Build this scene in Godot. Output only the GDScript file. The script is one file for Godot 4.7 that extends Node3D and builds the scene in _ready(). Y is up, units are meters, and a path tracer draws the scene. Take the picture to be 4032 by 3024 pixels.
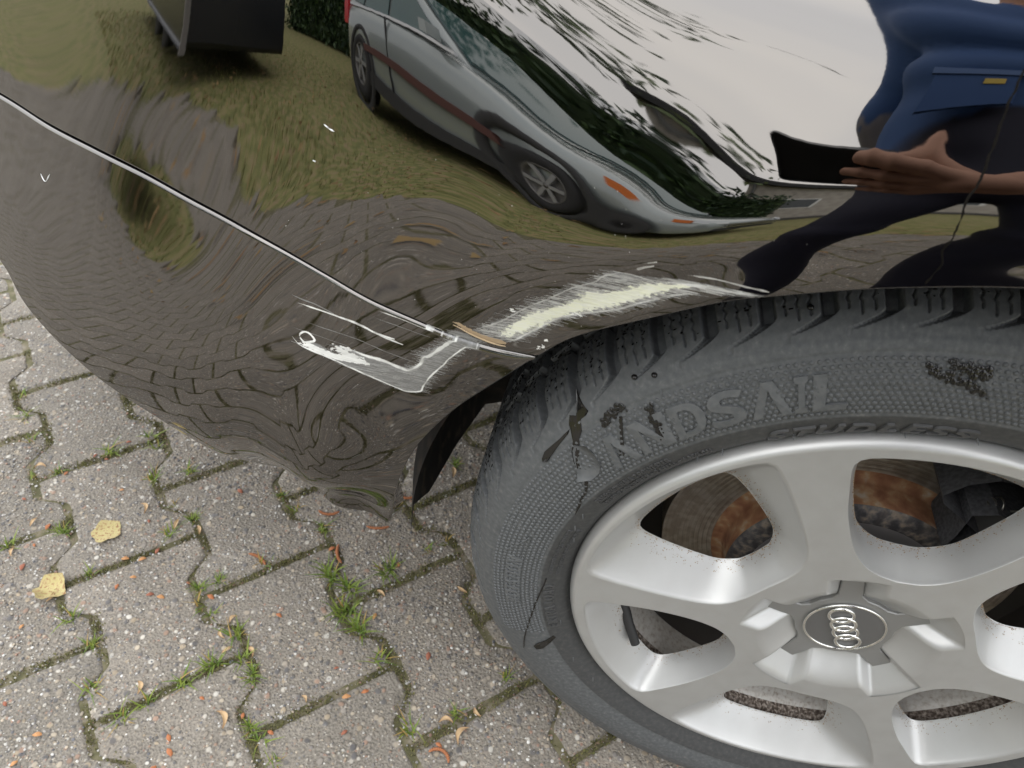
extends Node3D

# A close view of the damaged rear corner of a black car on block paving: wheel, bumper, quarter panel; the paint mirrors
# the lawn, a parked hatchback, trees and the person who holds the phone.

const WHEEL_Y := 0.3257
const LENS := Vector3(-0.2444, 0.8982, 0.3959)
const CAM_X := Vector3(0.97560226, 0.06665193, -0.20918355)
const CAM_Y := Vector3(-0.18933794, 0.73775216, -0.647976)
const CAM_Z := Vector3(0.11113677, 0.67177323, 0.73241241)

# depth of the body side, in tenths of a millimetre, on a net of turns round the wheel and rings about it
const BODY_NET := [
	[790, 875, 968, 1068, 1107, 977, 620, 163, -302, -745, -1155, -1648, -2299, -3087, -3982, -4939, -5912, -6882],
	[708, 685, 723, 784, 868, 821, 585, 286, -28, -304, -779, -1445, -2205, -3030, -3880, -4696, -5466, -6210],
	[616, 506, 542, 539, 578, 482, 584, 472, 264, 267, -447, -1336, -2120, -2988, -3777, -4429, -4997, -5542],
	[441, 420, 452, 491, 482, 529, 471, 362, 243, -76, -404, -1352, -2062, -2998, -3627, -4073, -4483, -4903],
	[402, 369, 409, 436, 445, 459, 457, 319, 230, -57, -511, -1157, -2382, -2988, -3271, -3562, -3933, -4346],
	[432, 376, 414, 438, 445, 451, 449, 348, 170, 14, -294, -754, -1226, -2230, -2532, -2930, -3413, -3913],
	[367, 315, 359, 372, 403, 396, 427, 318, 247, 125, 7, -145, -339, -336, -1490, -2321, -2993, -3603],
	[218, 229, 239, 239, 280, 248, 307, 318, 245, 155, 65, -52, -292, -657, -1036, -1932, -2693, -3399],
	[118, 166, 159, 174, 175, 194, 190, 195, 143, 154, 0, -170, -449, -837, -1541, -2037, -2566, -3345],
	[50, 86, 82, 91, 101, 113, 131, 184, 184, 97, 67, -240, -520, -976, -1379, -2278, -2686, -3544],
	[-57, -21, -21, -4, 6, 40, 62, 81, 207, 212, 179, 66, -304, -791, -1412, -2017, -3080, -3845],
	[-200, -169, -173, -158, -114, -49, 70, 297, 315, 93, 194, 95, 37, -233, -820, -1873, -3198, -3651],
	[-285, -270, -265, -268, -301, -362, -420, -730, -498, -804, -527, -743, -822, -1145, -1450, -2270, -4040, -3155],
	[618, -315, -124, -311, -277, -292, -371, -206, -87, -864, -927, -1599, -2311, -2751, -3298, -3985, -4745, -4402],
	[-168, -208, 5, -87, 145, -507, 978, -1046, -896, 194, -1492, -1851, -3644, -5583, -6368, -6698, -6520, -6138],
	[-450, 773, 1491, 694, -1529, -2902, -1078, 1977, 2751, 1338, -15, -2285, -5107, -7625, -9007, -9235, -8717, -8036]
]
const NET_TURN := [1.2566371, 0.1745329]
const NET_STEP := [0.0500, 0.2000]
const SEAM := [[-7465, 6368], [-6886, 6331], [-6346, 6332], [-5865, 6325], [-5433, 6289], [-5027, 6255], [-4660, 6192], [-4324, 6095], [-4001, 5981], [-3679, 5905], [-3427, 5840], [-3145, 5803], [-2881, 5810]]
const LIP := [[-2880, 5797], [-2646, 6066], [-2237, 6362], [-1873, 6600], [-1567, 6729], [-1252, 6840], [-946, 6923], [-533, 7018]]
const ARCH := [[-2879, 5784], [-3105, 5494], [-3441, 5056], [-3757, 4488], [-3966, 3853], [-4149, 2881]]

var rng := RandomNumberGenerator.new()
var peel := FastNoiseLite.new()
var wob := FastNoiseLite.new()
var net := PackedFloat64Array()
var used := {}
var tyre_prof := [[0.2362, -0.004], [0.240, 0.0015], [0.246, 0.0055], [0.254, 0.009], [0.262, 0.011], [0.275, 0.0125], [0.29, 0.0115], [0.302, 0.008], [0.312, 0.003], [0.321, -0.004], [0.328, -0.012], [0.3335, -0.022], [0.337, -0.033], [0.3385, -0.05], [0.339, -0.11], [0.3385, -0.17], [0.334, -0.2], [0.31, -0.222], [0.26, -0.228]]


# ---------------------------------------------------------------- helpers
func numbered(called: String) -> String:
	if not used.has(called):
		used[called] = 0
		return called
	used[called] += 1
	return "%s_%03d" % [called, used[called]]


func tag(o: Node3D, label: String, category: String, group := "", kind := "") -> Node3D:
	if label: o.set_meta("label", label)
	if category: o.set_meta("category", category)
	if group: o.set_meta("group", group)
	if kind: o.set_meta("kind", kind)
	return o


func thing(called: String, label: String, category: String, at := Vector3.ZERO, turn := 0.0, group := "") -> Node3D:
	var o := Node3D.new()
	o.name = numbered(called)
	add_child(o)
	o.position = at
	o.rotation.y = turn
	tag(o, label, category, group)
	return o


func put(called: String, mesh: Mesh, mat: Material, parent: Node = null) -> MeshInstance3D:
	var o := MeshInstance3D.new()
	o.mesh = mesh
	if mat: o.material_override = mat
	if parent == null:
		o.name = numbered(called)
		add_child(o)
	else:
		o.name = called
		parent.add_child(o, true)
	return o


func lin(r: float, g: float, b: float) -> Color:
	return Color(r, g, b).linear_to_srgb()


func mat(c: Color, rough := 0.6, metal := 0.0, spec := 0.5) -> StandardMaterial3D:
	var m := StandardMaterial3D.new()
	m.albedo_color = c
	m.roughness = rough
	m.metallic = metal
	m.metallic_specular = spec
	return m


func vmat(rough := 0.8) -> StandardMaterial3D:
	var m := mat(Color.WHITE, rough)
	m.vertex_color_use_as_albedo = true
	return m


func noise_tex(freq: float, ramp: Array, size := 512, seed_ := 3, octaves := 4) -> NoiseTexture2D:
	var n := FastNoiseLite.new()
	n.seed = seed_
	n.frequency = freq
	n.fractal_octaves = octaves
	var t := NoiseTexture2D.new()
	t.noise = n
	t.width = size
	t.height = size
	t.seamless = true
	var g := Gradient.new()
	var offs := PackedFloat32Array()
	var cols := PackedColorArray()
	for e in ramp:
		offs.append(e[0])
		cols.append(e[1])
	g.offsets = offs
	g.colors = cols
	t.color_ramp = g
	return t


# a sheet of nu x nv points, faces turned to the side its normals point to
func sheet(P: PackedVector3Array, N: PackedVector3Array, UV: PackedVector2Array, nu: int, nv: int, C := PackedColorArray()) -> ArrayMesh:
	var idx := PackedInt32Array()
	var mid := (nu / 2) * nv + nv / 2
	if mid + nv + 1 >= P.size(): mid = 0
	var fl := 0.0
	for t in 24:
		var i := int(float(t) / 24.0 * (nu - 1))
		for jj in 3:
			var j := int((jj + 0.5) / 3.0 * (nv - 1))
			var a := i * nv + j
			fl += (P[a + 1] - P[a]).cross(P[a + nv] - P[a]).dot(N[a])
	var flip := fl > 0.0
	idx.resize((nu - 1) * (nv - 1) * 6)
	var k := 0
	for i in nu - 1:
		for j in nv - 1:
			var a := i * nv + j
			var b := a + nv
			if flip:
				idx[k] = a; idx[k + 1] = b; idx[k + 2] = a + 1
				idx[k + 3] = a + 1; idx[k + 4] = b; idx[k + 5] = b + 1
			else:
				idx[k] = a; idx[k + 1] = a + 1; idx[k + 2] = b
				idx[k + 3] = a + 1; idx[k + 4] = b + 1; idx[k + 5] = b
			k += 6
	var arr := []
	arr.resize(Mesh.ARRAY_MAX)
	arr[Mesh.ARRAY_VERTEX] = P
	arr[Mesh.ARRAY_NORMAL] = N
	if UV.size() == P.size(): arr[Mesh.ARRAY_TEX_UV] = UV
	if C.size() == P.size(): arr[Mesh.ARRAY_COLOR] = C
	arr[Mesh.ARRAY_INDEX] = idx
	var m := ArrayMesh.new()
	m.add_surface_from_arrays(Mesh.PRIMITIVE_TRIANGLES, arr)
	return m


# normals of a sheet from its neighbours; out says which way is out at a point
func sheet_normals(P: PackedVector3Array, nu: int, nv: int, sgn := 1.0, closed := false) -> PackedVector3Array:
	var N := PackedVector3Array()
	N.resize(P.size())
	for i in nu:
		var i0 := maxi(i - 1, 0)
		var i1 := mini(i + 1, nu - 1)
		if closed:
			if i == 0: i0 = nu - 2
			if i == nu - 1: i1 = 1
		for j in nv:
			var j0 := maxi(j - 1, 0)
			var j1 := mini(j + 1, nv - 1)
			var a := P[i1 * nv + j] - P[i0 * nv + j]
			var b := P[i * nv + j1] - P[i * nv + j0]
			var n := a.cross(b)
			if n.length_squared() < 1e-20: n = Vector3(0, 1e-6, 0)
			N[i * nv + j] = n.normalized() * sgn
	return N


func auto_sheet(P: PackedVector3Array, nu: int, nv: int, sgn := 1.0, closed := false) -> ArrayMesh:
	return sheet(P, sheet_normals(P, nu, nv, sgn, closed), PackedVector2Array(), nu, nv)


# turned about the z axis: points are [radius, z], outside on the left when the list runs outwards
func lathe(prof: Array, n: int, sgn := 1.0, a0 := 0.0, a1 := TAU, fine := 1) -> ArrayMesh:
	var pr := []
	for i in prof.size() - 1:
		for k in fine:
			pr.append([lerpf(prof[i][0], prof[i + 1][0], float(k) / fine), lerpf(prof[i][1], prof[i + 1][1], float(k) / fine)])
	pr.append(prof[-1])
	var P := PackedVector3Array()
	for i in n + 1:
		var a := lerpf(a0, a1, float(i) / n)
		for q in pr:
			P.append(Vector3(q[0] * cos(a), q[0] * sin(a), q[1]))
	return auto_sheet(P, n + 1, pr.size(), sgn, absf(a1 - a0 - TAU) < 1e-4)


# sharp edged turned shape: every band gets its own normals
func lathe_hard(prof: Array, n: int, sgn := 1.0, a0 := 0.0, a1 := TAU) -> ArrayMesh:
	var st := SurfaceTool.new()
	st.begin(Mesh.PRIMITIVE_TRIANGLES)
	for b in prof.size() - 1:
		st.append_from(lathe([prof[b], prof[b + 1]], n, sgn, a0, a1), 0, Transform3D())
	return st.commit()


func catmull(pts: Array, n: int, k := 1.0) -> PackedVector2Array:
	var V := []
	for p in pts: V.append(Vector2(p[0], p[1]) * k)
	var dense := PackedVector2Array()
	for i in V.size() - 1:
		var p0: Vector2 = V[maxi(i - 1, 0)]
		var p3: Vector2 = V[mini(i + 2, V.size() - 1)]
		for s in 16:
			dense.append((V[i] as Vector2).cubic_interpolate(V[i + 1], p0, p3, s / 16.0))
	dense.append(V[-1])
	var L := PackedFloat32Array([0.0])
	for i in dense.size() - 1: L.append(L[i] + dense[i].distance_to(dense[i + 1]))
	var out := PackedVector2Array()
	var j := 0
	for i in n:
		var t := L[-1] * i / (n - 1.0)
		while j < L.size() - 2 and L[j + 1] < t: j += 1
		var d := L[j + 1] - L[j]
		out.append(dense[j].lerp(dense[j + 1], clampf((t - L[j]) / maxf(d, 1e-9), 0, 1)))
	return out


func tube(path: PackedVector3Array, radii: Array, sides := 8) -> ArrayMesh:
	var P := PackedVector3Array()
	var n := path.size()
	var up := Vector3(0.3, 1, 0.2).normalized()
	for i in sides + 1:
		var a := TAU * i / sides
		for j in n:
			var t := (path[mini(j + 1, n - 1)] - path[maxi(j - 1, 0)]).normalized()
			var x := t.cross(up).normalized()
			var y := x.cross(t)
			var r: float = radii[j] if radii.size() > 1 else radii[0]
			P.append(path[j] + (x * cos(a) + y * sin(a)) * r)
	var N := sheet_normals(P, sides + 1, n, 1.0, true)
	if n > 1 and N[0].dot(P[0] - path[0]) < 0.0:
		for q in N.size(): N[q] = -N[q]
	return sheet(P, N, PackedVector2Array(), sides + 1, n)


# flat polygon (x, y) pulled from z0 to z1 with a chamfer at z1
func slab(poly: PackedVector2Array, z0: float, z1: float, bevel := 0.0) -> ArrayMesh:
	if Geometry2D.is_polygon_clockwise(poly): poly.reverse()
	var st := SurfaceTool.new()
	st.begin(Mesh.PRIMITIVE_TRIANGLES)
	var top := poly
	if bevel > 0.0:
		var sh := Geometry2D.offset_polygon(poly, -bevel, Geometry2D.JOIN_MITER)
		if sh.size() and sh[0].size() == poly.size():
			top = sh[0]
			var best := 0
			for i in top.size():
				if top[i].distance_squared_to(poly[0]) < top[best].distance_squared_to(poly[0]): best = i
			var r := PackedVector2Array()
			for i in top.size(): r.append(top[(best + i) % top.size()])
			top = r
			if Geometry2D.is_polygon_clockwise(top): top.reverse()
		else:
			bevel = 0.0
	var tri := Geometry2D.triangulate_polygon(top)
	st.set_smooth_group(-1)
	for i in range(0, tri.size(), 3):
		for q in [0, 2, 1] if not Geometry2D.is_polygon_clockwise(PackedVector2Array([top[tri[i]], top[tri[i + 1]], top[tri[i + 2]]])) else [0, 1, 2]:
			var p := top[tri[i + q]]
			st.add_vertex(Vector3(p.x, p.y, z1))
	var n := poly.size()
	for i in n:
		var a := poly[i]
		var b := poly[(i + 1) % n]
		var zs := z1 - bevel
		quad(st, Vector3(a.x, a.y, z0), Vector3(b.x, b.y, z0), Vector3(b.x, b.y, zs), Vector3(a.x, a.y, zs))
		if bevel > 0.0:
			var c := top[i]
			var d := top[(i + 1) % n]
			quad(st, Vector3(a.x, a.y, zs), Vector3(b.x, b.y, zs), Vector3(d.x, d.y, z1), Vector3(c.x, c.y, z1))
	st.generate_normals()
	return st.commit()


# corners counter-clockwise as seen from outside
func quad(st: SurfaceTool, a: Vector3, b: Vector3, c: Vector3, d: Vector3) -> void:
	for p in [a, c, b, a, d, c]: st.add_vertex(p)


func box(st: SurfaceTool, lo: Vector3, hi: Vector3) -> void:
	var c := []
	for i in 8: c.append(Vector3(hi.x if i & 1 else lo.x, hi.y if i & 2 else lo.y, hi.z if i & 4 else lo.z))
	quad(st, c[4], c[5], c[7], c[6]); quad(st, c[1], c[0], c[2], c[3])
	quad(st, c[5], c[1], c[3], c[7]); quad(st, c[0], c[4], c[6], c[2])
	quad(st, c[6], c[7], c[3], c[2]); quad(st, c[0], c[1], c[5], c[4])


func box_mesh(lo: Vector3, hi: Vector3) -> ArrayMesh:
	var st := SurfaceTool.new()
	st.begin(Mesh.PRIMITIVE_TRIANGLES)
	st.set_smooth_group(-1)
	box(st, lo, hi)
	st.generate_normals()
	return st.commit()


func multi(called: String, mesh: Mesh, m: Material, T: Array, C: Array, parent: Node) -> MultiMeshInstance3D:
	var mm := MultiMesh.new()
	mm.transform_format = MultiMesh.TRANSFORM_3D
	mm.use_colors = C.size() > 0
	mm.mesh = mesh
	mm.instance_count = T.size()
	for i in T.size():
		mm.set_instance_transform(i, T[i])
		if C.size(): mm.set_instance_color(i, C[i])
	var o := MultiMeshInstance3D.new()
	o.multimesh = mm
	o.material_override = m
	o.name = called
	o.set_meta("kind", "stuff")
	if parent:
		parent.add_child(o, true)
	else:
		o.name = numbered(called)
		add_child(o)
	return o


# ---------------------------------------------------------------- the side of the car body
func weights(f: float) -> Array:
	var f2 := f * f
	var f3 := f2 * f
	var g := 1.0 - f
	return [g * g * g / 6.0, (3.0 * f3 - 6.0 * f2 + 4.0) / 6.0, (-3.0 * f3 + 3.0 * f2 + 3.0 * f + 1.0) / 6.0, f3 / 6.0]


func body_z(x: float, y: float) -> float:
	var dy := y - WHEEL_Y
	var r := sqrt(x * x + dy * dy)
	var th := atan2(dy, x)
	if th < -1.5: th += TAU
	var u := (th - NET_TURN[0]) / NET_TURN[1]
	var v := (log(maxf(r - 0.31, 0.01) / 0.04) - NET_STEP[0]) / NET_STEP[1]
	var i := clampi(int(floor(u)), 0, BODY_NET.size() - 4)
	var w: int = BODY_NET[0].size()
	var j := clampi(int(floor(v)), 0, w - 4)
	var a := weights(clampf(u - i, 0, 1))
	var b := weights(clampf(v - j, 0, 1))
	var z := 0.0
	for p in 4:
		var k := (i + p) * w + j
		z += a[p] * (b[0] * net[k] + b[1] * net[k + 1] + b[2] * net[k + 2] + b[3] * net[k + 3])
	return z


func peeled(x: float, y: float) -> float:
	return body_z(x, y) + 1.2e-6 * peel.get_noise_2d(x, y)


func body_n(x: float, y: float) -> Vector3:
	var e := 0.0006
	return Vector3(peeled(x - e, y) - peeled(x + e, y), peeled(x, y - e) - peeled(x, y + e), 2.0 * e).normalized()


func body_p(x: float, y: float) -> Vector3:
	return Vector3(x, y, body_z(x, y))


# a panel between two edges; each edge is rolled over with its radius and turned inwards
func panel(A: PackedVector2Array, B: PackedVector2Array, rows: int, roll_a: float, roll_b: float, bend := 1.0) -> ArrayMesh:
	var P := PackedVector3Array()
	var N := PackedVector3Array()
	var UV := PackedVector2Array()
	var n := A.size()
	var steps := 6
	var nv := rows + (steps + 1 if roll_a > 0.0 else 0) + (steps + 1 if roll_b > 0.0 else 0)
	for i in n:
		var col := B[i] - A[i]
		var L := maxf(col.length(), 1e-6)
		var ra := roll_a * (1.0 + 0.9 * smoothstep(-0.37, -0.31, A[i].x) * float(roll_a > 0.003))
		if roll_a > 0.0: edge_roll(P, N, UV, A, i, -1.0, minf(ra, L * 0.35), steps, true, col)
		var ka := minf(ra / L, 0.36)
		var kb := minf(roll_b / L, 0.4)
		for j in rows:
			var t := pow(float(j) / (rows - 1), bend)
			var q := A[i] + col * lerpf(ka, 1.0 - kb, t)
			P.append(body_p(q.x, q.y))
			N.append(body_n(q.x, q.y))
			UV.append(paint_uv(q))
		if roll_b > 0.0: edge_roll(P, N, UV, B, i, 1.0, roll_b, steps, false, col)
	return sheet(P, N, UV, n, nv)


func edge_roll(P: PackedVector3Array, N: PackedVector3Array, UV: PackedVector2Array, E: PackedVector2Array, i: int, sg: float, r: float, steps: int, first: bool, col: Vector2) -> void:
	var q := E[i]
	var tn := (E[mini(i + 1, E.size() - 1)] - E[maxi(i - 1, 0)]).normalized()
	var m := Vector2(-tn.y, tn.x)
	if m.dot(col) * sg < 0.0: m = -m
	var inner := q - m * r
	var n := body_n(inner.x, inner.y)
	var base := body_p(inner.x, inner.y)
	var m3 := Vector3(m.x, m.y, 0)
	m3 = (m3 - n * m3.dot(n)).normalized()
	var pp := []
	for s in steps:
		var a := PI * 0.5 * (s + 1.0) / steps
		pp.append([base + m3 * r * sin(a) - n * r * (1.0 - cos(a)), n * cos(a) + m3 * sin(a)])
	pp.append([base + m3 * r - n * 0.022, m3])
	if first: pp.reverse()
	for e in pp:
		P.append(e[0])
		N.append(e[1])
		UV.append(paint_uv(q))


const PAINT_LO := Vector2(-0.475, 0.485)
const PAINT_HI := Vector2(-0.150, 0.715)

func paint_uv(q: Vector2) -> Vector2:
	return Vector2((q.x - PAINT_LO.x) / (PAINT_HI.x - PAINT_LO.x), (PAINT_HI.y - q.y) / (PAINT_HI.y - PAINT_LO.y))


# ---------------------------------------------------------------- scuffed paint
var tex_w := 1300
var tex_h := 920

func to_px(p: Array) -> Vector2:
	var u := paint_uv(Vector2(p[0], p[1]) * 1e-4)
	return Vector2(u.x * tex_w, u.y * tex_h)


func poly_px(pts: Array) -> PackedVector2Array:
	var out := PackedVector2Array()
	for p in pts: out.append(to_px(p))
	return out


func dab(buf: PackedFloat32Array, a: Vector2, b: Vector2, w: float, alpha: float) -> void:
	var x0 := clampi(int(minf(a.x, b.x) - w - 1), 0, tex_w - 1)
	var x1 := clampi(int(maxf(a.x, b.x) + w + 2), 0, tex_w - 1)
	var y0 := clampi(int(minf(a.y, b.y) - w - 1), 0, tex_h - 1)
	var y1 := clampi(int(maxf(a.y, b.y) + w + 2), 0, tex_h - 1)
	var d := b - a
	var l2 := maxf(d.length_squared(), 1e-6)
	for y in range(y0, y1 + 1):
		for x in range(x0, x1 + 1):
			var p := Vector2(x, y)
			var t := clampf((p - a).dot(d) / l2, 0, 1)
			var e := clampf(w + 0.5 - p.distance_to(a + d * t), 0, 1) * alpha
			var k := y * tex_w + x
			if e > buf[k]: buf[k] = e


# a worn line: breaks up, changes in width
func scrape(buf: PackedFloat32Array, pts: Array, w0: float, w1: float, alpha: float, rough := 0.5) -> void:
	var Q := poly_px(pts)
	var V := []
	for q in Q: V.append([q.x, q.y])
	var L := 0.0
	for i in Q.size() - 1: L += Q[i].distance_to(Q[i + 1])
	var n := maxi(int(L / 5.0), 3)
	var C := catmull(V, n)
	for i in n - 1:
		var t := float(i) / n
		var ends := minf(1.0, minf(t, 1.0 - t) * 8.0 + 0.15)
		var nn := 1.0 + rough * wob.get_noise_2d(i * 9.0, w0 * 77.0)
		var j := Vector2(wob.get_noise_2d(i * 14.0, 5.0 + w0), wob.get_noise_2d(i * 14.0, 55.0)) * rough * 2.5
		dab(buf, C[i] + j * 0.5, C[i + 1] + j * 0.5, maxf(0.25, lerpf(w0, w1, t) * ends * nn), clampf(alpha * (0.75 + 0.6 * wob.get_noise_2d(i * 11.0, 99.0)), 0.05, 1.0))


# short parallel scratches inside an outline
func scuff(buf: PackedFloat32Array, pts: Array, dir: Vector2, count: int, l0: float, l1: float, a0: float, a1: float, w := 0.6) -> void:
	var poly := poly_px(pts)
	var r := Rect2(poly[0], Vector2.ZERO)
	for p in poly: r = r.expand(p)
	for i in count:
		for tries in 12:
			var p := Vector2(rng.randf_range(r.position.x, r.end.x), rng.randf_range(r.position.y, r.end.y))
			if Geometry2D.is_point_in_polygon(p, poly):
				var d := dir.rotated(rng.randf_range(-0.06, 0.06)) * rng.randf_range(l0, l1)
				dab(buf, p - d * 0.5, p + d * 0.5, rng.randf_range(0.3, w), rng.randf_range(a0, a1))
				break


func flood(buf: PackedFloat32Array, pts: Array, alpha: float, ragged: float, tear := Vector2(6, 1)) -> void:
	var poly := poly_px(pts)
	var r := Rect2(poly[0], Vector2.ZERO)
	for p in poly: r = r.expand(p)
	for y in range(maxi(int(r.position.y) - 3, 0), mini(int(r.end.y) + 3, tex_h - 1)):
		for x in range(maxi(int(r.position.x) - 3, 0), mini(int(r.end.x) + 3, tex_w - 1)):
			var j := Vector2(wob.get_noise_2d(x * 5.0, y * 9.0), wob.get_noise_2d(x * 5.0 + 900.0, y * 12.0)) * ragged
			if Geometry2D.is_point_in_polygon(Vector2(x, y) + j * tear, poly):
				var k := y * tex_w + x
				buf[k] = maxf(buf[k], alpha * (0.9 + 0.25 * wob.get_noise_2d(x * 2.0, y * 16.0)))


func paint_maps() -> Array:
	var size := tex_w * tex_h
	var grey := PackedFloat32Array(); grey.resize(size)
	var white := PackedFloat32Array(); white.resize(size)
	var cream := PackedFloat32Array(); cream.resize(size)
	var tan_ := PackedFloat32Array(); tan_.resize(size)
	var along := Vector2(1, 0.10).normalized()
	# bumper corner: an L of dulled plastic with chalky borders
	var b_grey := [[-4560, 5472], [-4442, 5443], [-4305, 5412], [-4139, 5353], [-3978, 5285], [-3849, 5226], [-3783, 5204], [-3688, 5227], [-3664, 5283], [-3621, 5364], [-3536, 5510], [-3468, 5619], [-3371, 5744], [-3308, 5796], [-3234, 5830], [-3339, 5897], [-3413, 5902], [-3463, 5880], [-3439, 5828], [-3529, 5727], [-3634, 5649], [-3675, 5595], [-3665, 5533], [-3753, 5458], [-3812, 5464], [-3928, 5496], [-4059, 5520], [-4165, 5542], [-4246, 5545], [-4275, 5529], [-4245, 5464], [-4334, 5481], [-4401, 5517], [-4450, 5527]]
	flood(grey, b_grey, 0.50, 2.0)
	scuff(grey, b_grey, along, 1300, 15, 70, 0.45, 0.95, 0.7)
	scuff(white, b_grey, along, 520, 8, 50, 0.12, 0.5, 0.5)
	flood(white, [[-4560, 5480], [-4507, 5510], [-4403, 5493], [-4314, 5470], [-4197, 5477], [-4076, 5469], [-4042, 5425], [-4133, 5421], [-4235, 5421], [-4304, 5420], [-4442, 5447]], 0.95, 4.0)
	flood(white, [[-4274, 5537], [-4246, 5553], [-4165, 5542], [-4180, 5514], [-4128, 5494], [-4075, 5482], [-4084, 5454], [-4198, 5460], [-4265, 5484], [-4312, 5495]], 0.8, 7.0)
	scrape(white, [[-4612, 5527], [-4560, 5472], [-4442, 5443], [-4305, 5412], [-4139, 5353], [-3978, 5285], [-3849, 5226], [-3783, 5204], [-3688, 5227], [-3664, 5283], [-3635, 5345], [-3598, 5418], [-3536, 5510], [-3502, 5556], [-3468, 5619], [-3371, 5744], [-3308, 5796], [-3234, 5830]], 3.2, 1.8, 1.0, 0.5)
	scrape(white, [[-4165, 5538], [-4059, 5511], [-3928, 5492], [-3813, 5449], [-3755, 5439], [-3672, 5518], [-3643, 5593], [-3610, 5610], [-3530, 5701], [-3433, 5812], [-3389, 5858]], 5.0, 3.6, 0.95, 0.9)
	scrape(white, [[-4165, 5538], [-4059, 5511], [-3928, 5492], [-3813, 5449], [-3755, 5439], [-3672, 5518], [-3643, 5593], [-3610, 5610], [-3530, 5701], [-3433, 5812], [-3389, 5858]], 7.0, 6.0, 0.3, 0.9)
	scrape(white, [[-4548, 5538], [-4553, 5559], [-4515, 5593], [-4473, 5589], [-4438, 5546], [-4471, 5521], [-4522, 5506], [-4548, 5530]], 3.0, 3.0, 1.0, 0.5)
	scrape(white, [[-4544, 5818], [-4447, 5812], [-4311, 5800], [-4111, 5774], [-3980, 5733], [-3787, 5680]], 2.2, 4.0, 0.9, 0.7)
	scrape(grey, [[-4594, 5872], [-4499, 5855], [-4410, 5844], [-4277, 5806]], 2.0, 2.4, 0.6, 0.5)
	scrape(grey, [[-4480, 5678], [-4390, 5670], [-4118, 5642], [-3922, 5588], [-3691, 5527]], 0.9, 1.6, 0.6, 0.5)
	scrape(white, [[-3947, 5917], [-3779, 5901], [-3652, 5884], [-3526, 5879], [-3501, 5853]], 1.4, 3.4, 0.9, 0.3)
	scrape(grey, [[-3988, 5855], [-3845, 5838], [-3591, 5796]], 0.8, 1.0, 0.6, 0.4)
	scrape(white, [[-4013, 5732], [-3915, 5723], [-3844, 5714]], 1.6, 2.2, 0.9, 0.8)
	scrape(white, [[-3980, 5733], [-3883, 5704], [-3787, 5680]], 2.2, 2.6, 0.7, 0.8)
	scrape(grey, [[-4626, 5607], [-4396, 5588], [-4177, 5563]], 0.8, 1.0, 0.5, 0.5)
	# wheel arch of the quarter panel: primer laid bare along the crease
	var q_grey := [[-3248, 5966], [-3113, 6071], [-2958, 6230], [-2827, 6342], [-2703, 6462], [-2581, 6543], [-2537, 6600], [-2444, 6659], [-2385, 6655], [-2316, 6641], [-2261, 6657], [-2184, 6684], [-2027, 6703], [-1868, 6706], [-1711, 6707], [-1722, 6688], [-1856, 6658], [-2013, 6645], [-2094, 6642], [-2048, 6619], [-2161, 6568], [-2311, 6464], [-2428, 6378], [-2640, 6269], [-2761, 6194], [-2902, 6049], [-3012, 5938], [-3079, 5891], [-3188, 5902], [-3268, 5947]]
	var q_cream := [[-3101, 5994], [-3027, 6068], [-2946, 6169], [-2821, 6254], [-2735, 6316], [-2652, 6390], [-2615, 6462], [-2529, 6472], [-2408, 6534], [-2295, 6614], [-2216, 6637], [-2060, 6672], [-2065, 6659], [-2171, 6618], [-2280, 6529], [-2393, 6435], [-2490, 6374], [-2642, 6293], [-2781, 6201], [-2858, 6114], [-2977, 6015], [-3090, 5929]]
	scuff(grey, q_grey, along.rotated(-0.12), 1500, 14, 90, 0.3, 0.85, 0.8)
	scuff(white, q_grey, along.rotated(-0.12), 700, 10, 60, 0.25, 0.85, 0.8)
	scrape(white, [[-3268, 5957], [-3113, 6073], [-2958, 6233], [-2827, 6344], [-2703, 6464], [-2581, 6545], [-2537, 6600], [-2444, 6657]], 1.8, 1.0, 0.55, 0.95)
	scrape(grey, [[-3268, 5957], [-3113, 6073], [-2958, 6233], [-2827, 6344], [-2703, 6464], [-2581, 6545], [-2537, 6600], [-2444, 6657]], 3.5, 2.5, 0.6, 0.7)
	scrape(white, [[-3079, 5891], [-3012, 5938], [-2902, 6049], [-2761, 6194], [-2640, 6269], [-2428, 6378], [-2311, 6464], [-2161, 6566], [-2048, 6618]], 2.4, 1.4, 0.7, 0.95)
	scrape(grey, [[-3079, 5891], [-3012, 5938], [-2902, 6049], [-2761, 6194], [-2640, 6269], [-2428, 6378], [-2311, 6464], [-2161, 6566], [-2048, 6618]], 6.0, 4.0, 0.6, 0.9)
	flood(cream, q_cream, 1.0, 3.0, Vector2(8, 3.0))
	scrape(cream, [[-3072, 5975], [-2943, 6110], [-2818, 6209], [-2688, 6298], [-2563, 6391], [-2440, 6454], [-2323, 6535], [-2211, 6611], [-2097, 6656]], 15.0, 5.0, 1.0, 0.8)
	scuff(cream, q_cream, along.rotated(-0.12), 420, 14, 40, 0.6, 1.0, 0.9)
	scuff(white, q_cream, along.rotated(-0.12), 140, 30, 90, 0.15, 0.4, 0.9)
	scrape(white, [[-2098, 6734], [-1958, 6747], [-1799, 6740], [-1665, 6734]], 1.6, 2.4, 0.6, 0.8)
	scrape(white, [[-2436, 6660], [-2343, 6655], [-2258, 6641]], 2.0, 1.2, 0.6, 0.9)
	scrape(white, [[-2367, 6697], [-2322, 6725], [-2278, 6748]], 3.0, 2.0, 0.6, 0.9)
	scrape(white, [[-2327, 6752], [-2267, 6775]], 1.4, 1.4, 0.8, 0.9)
	scrape(white, [[-2196, 6659], [-2021, 6679], [-1863, 6687], [-1716, 6697]], 3.4, 3.0, 0.7, 0.8)
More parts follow.
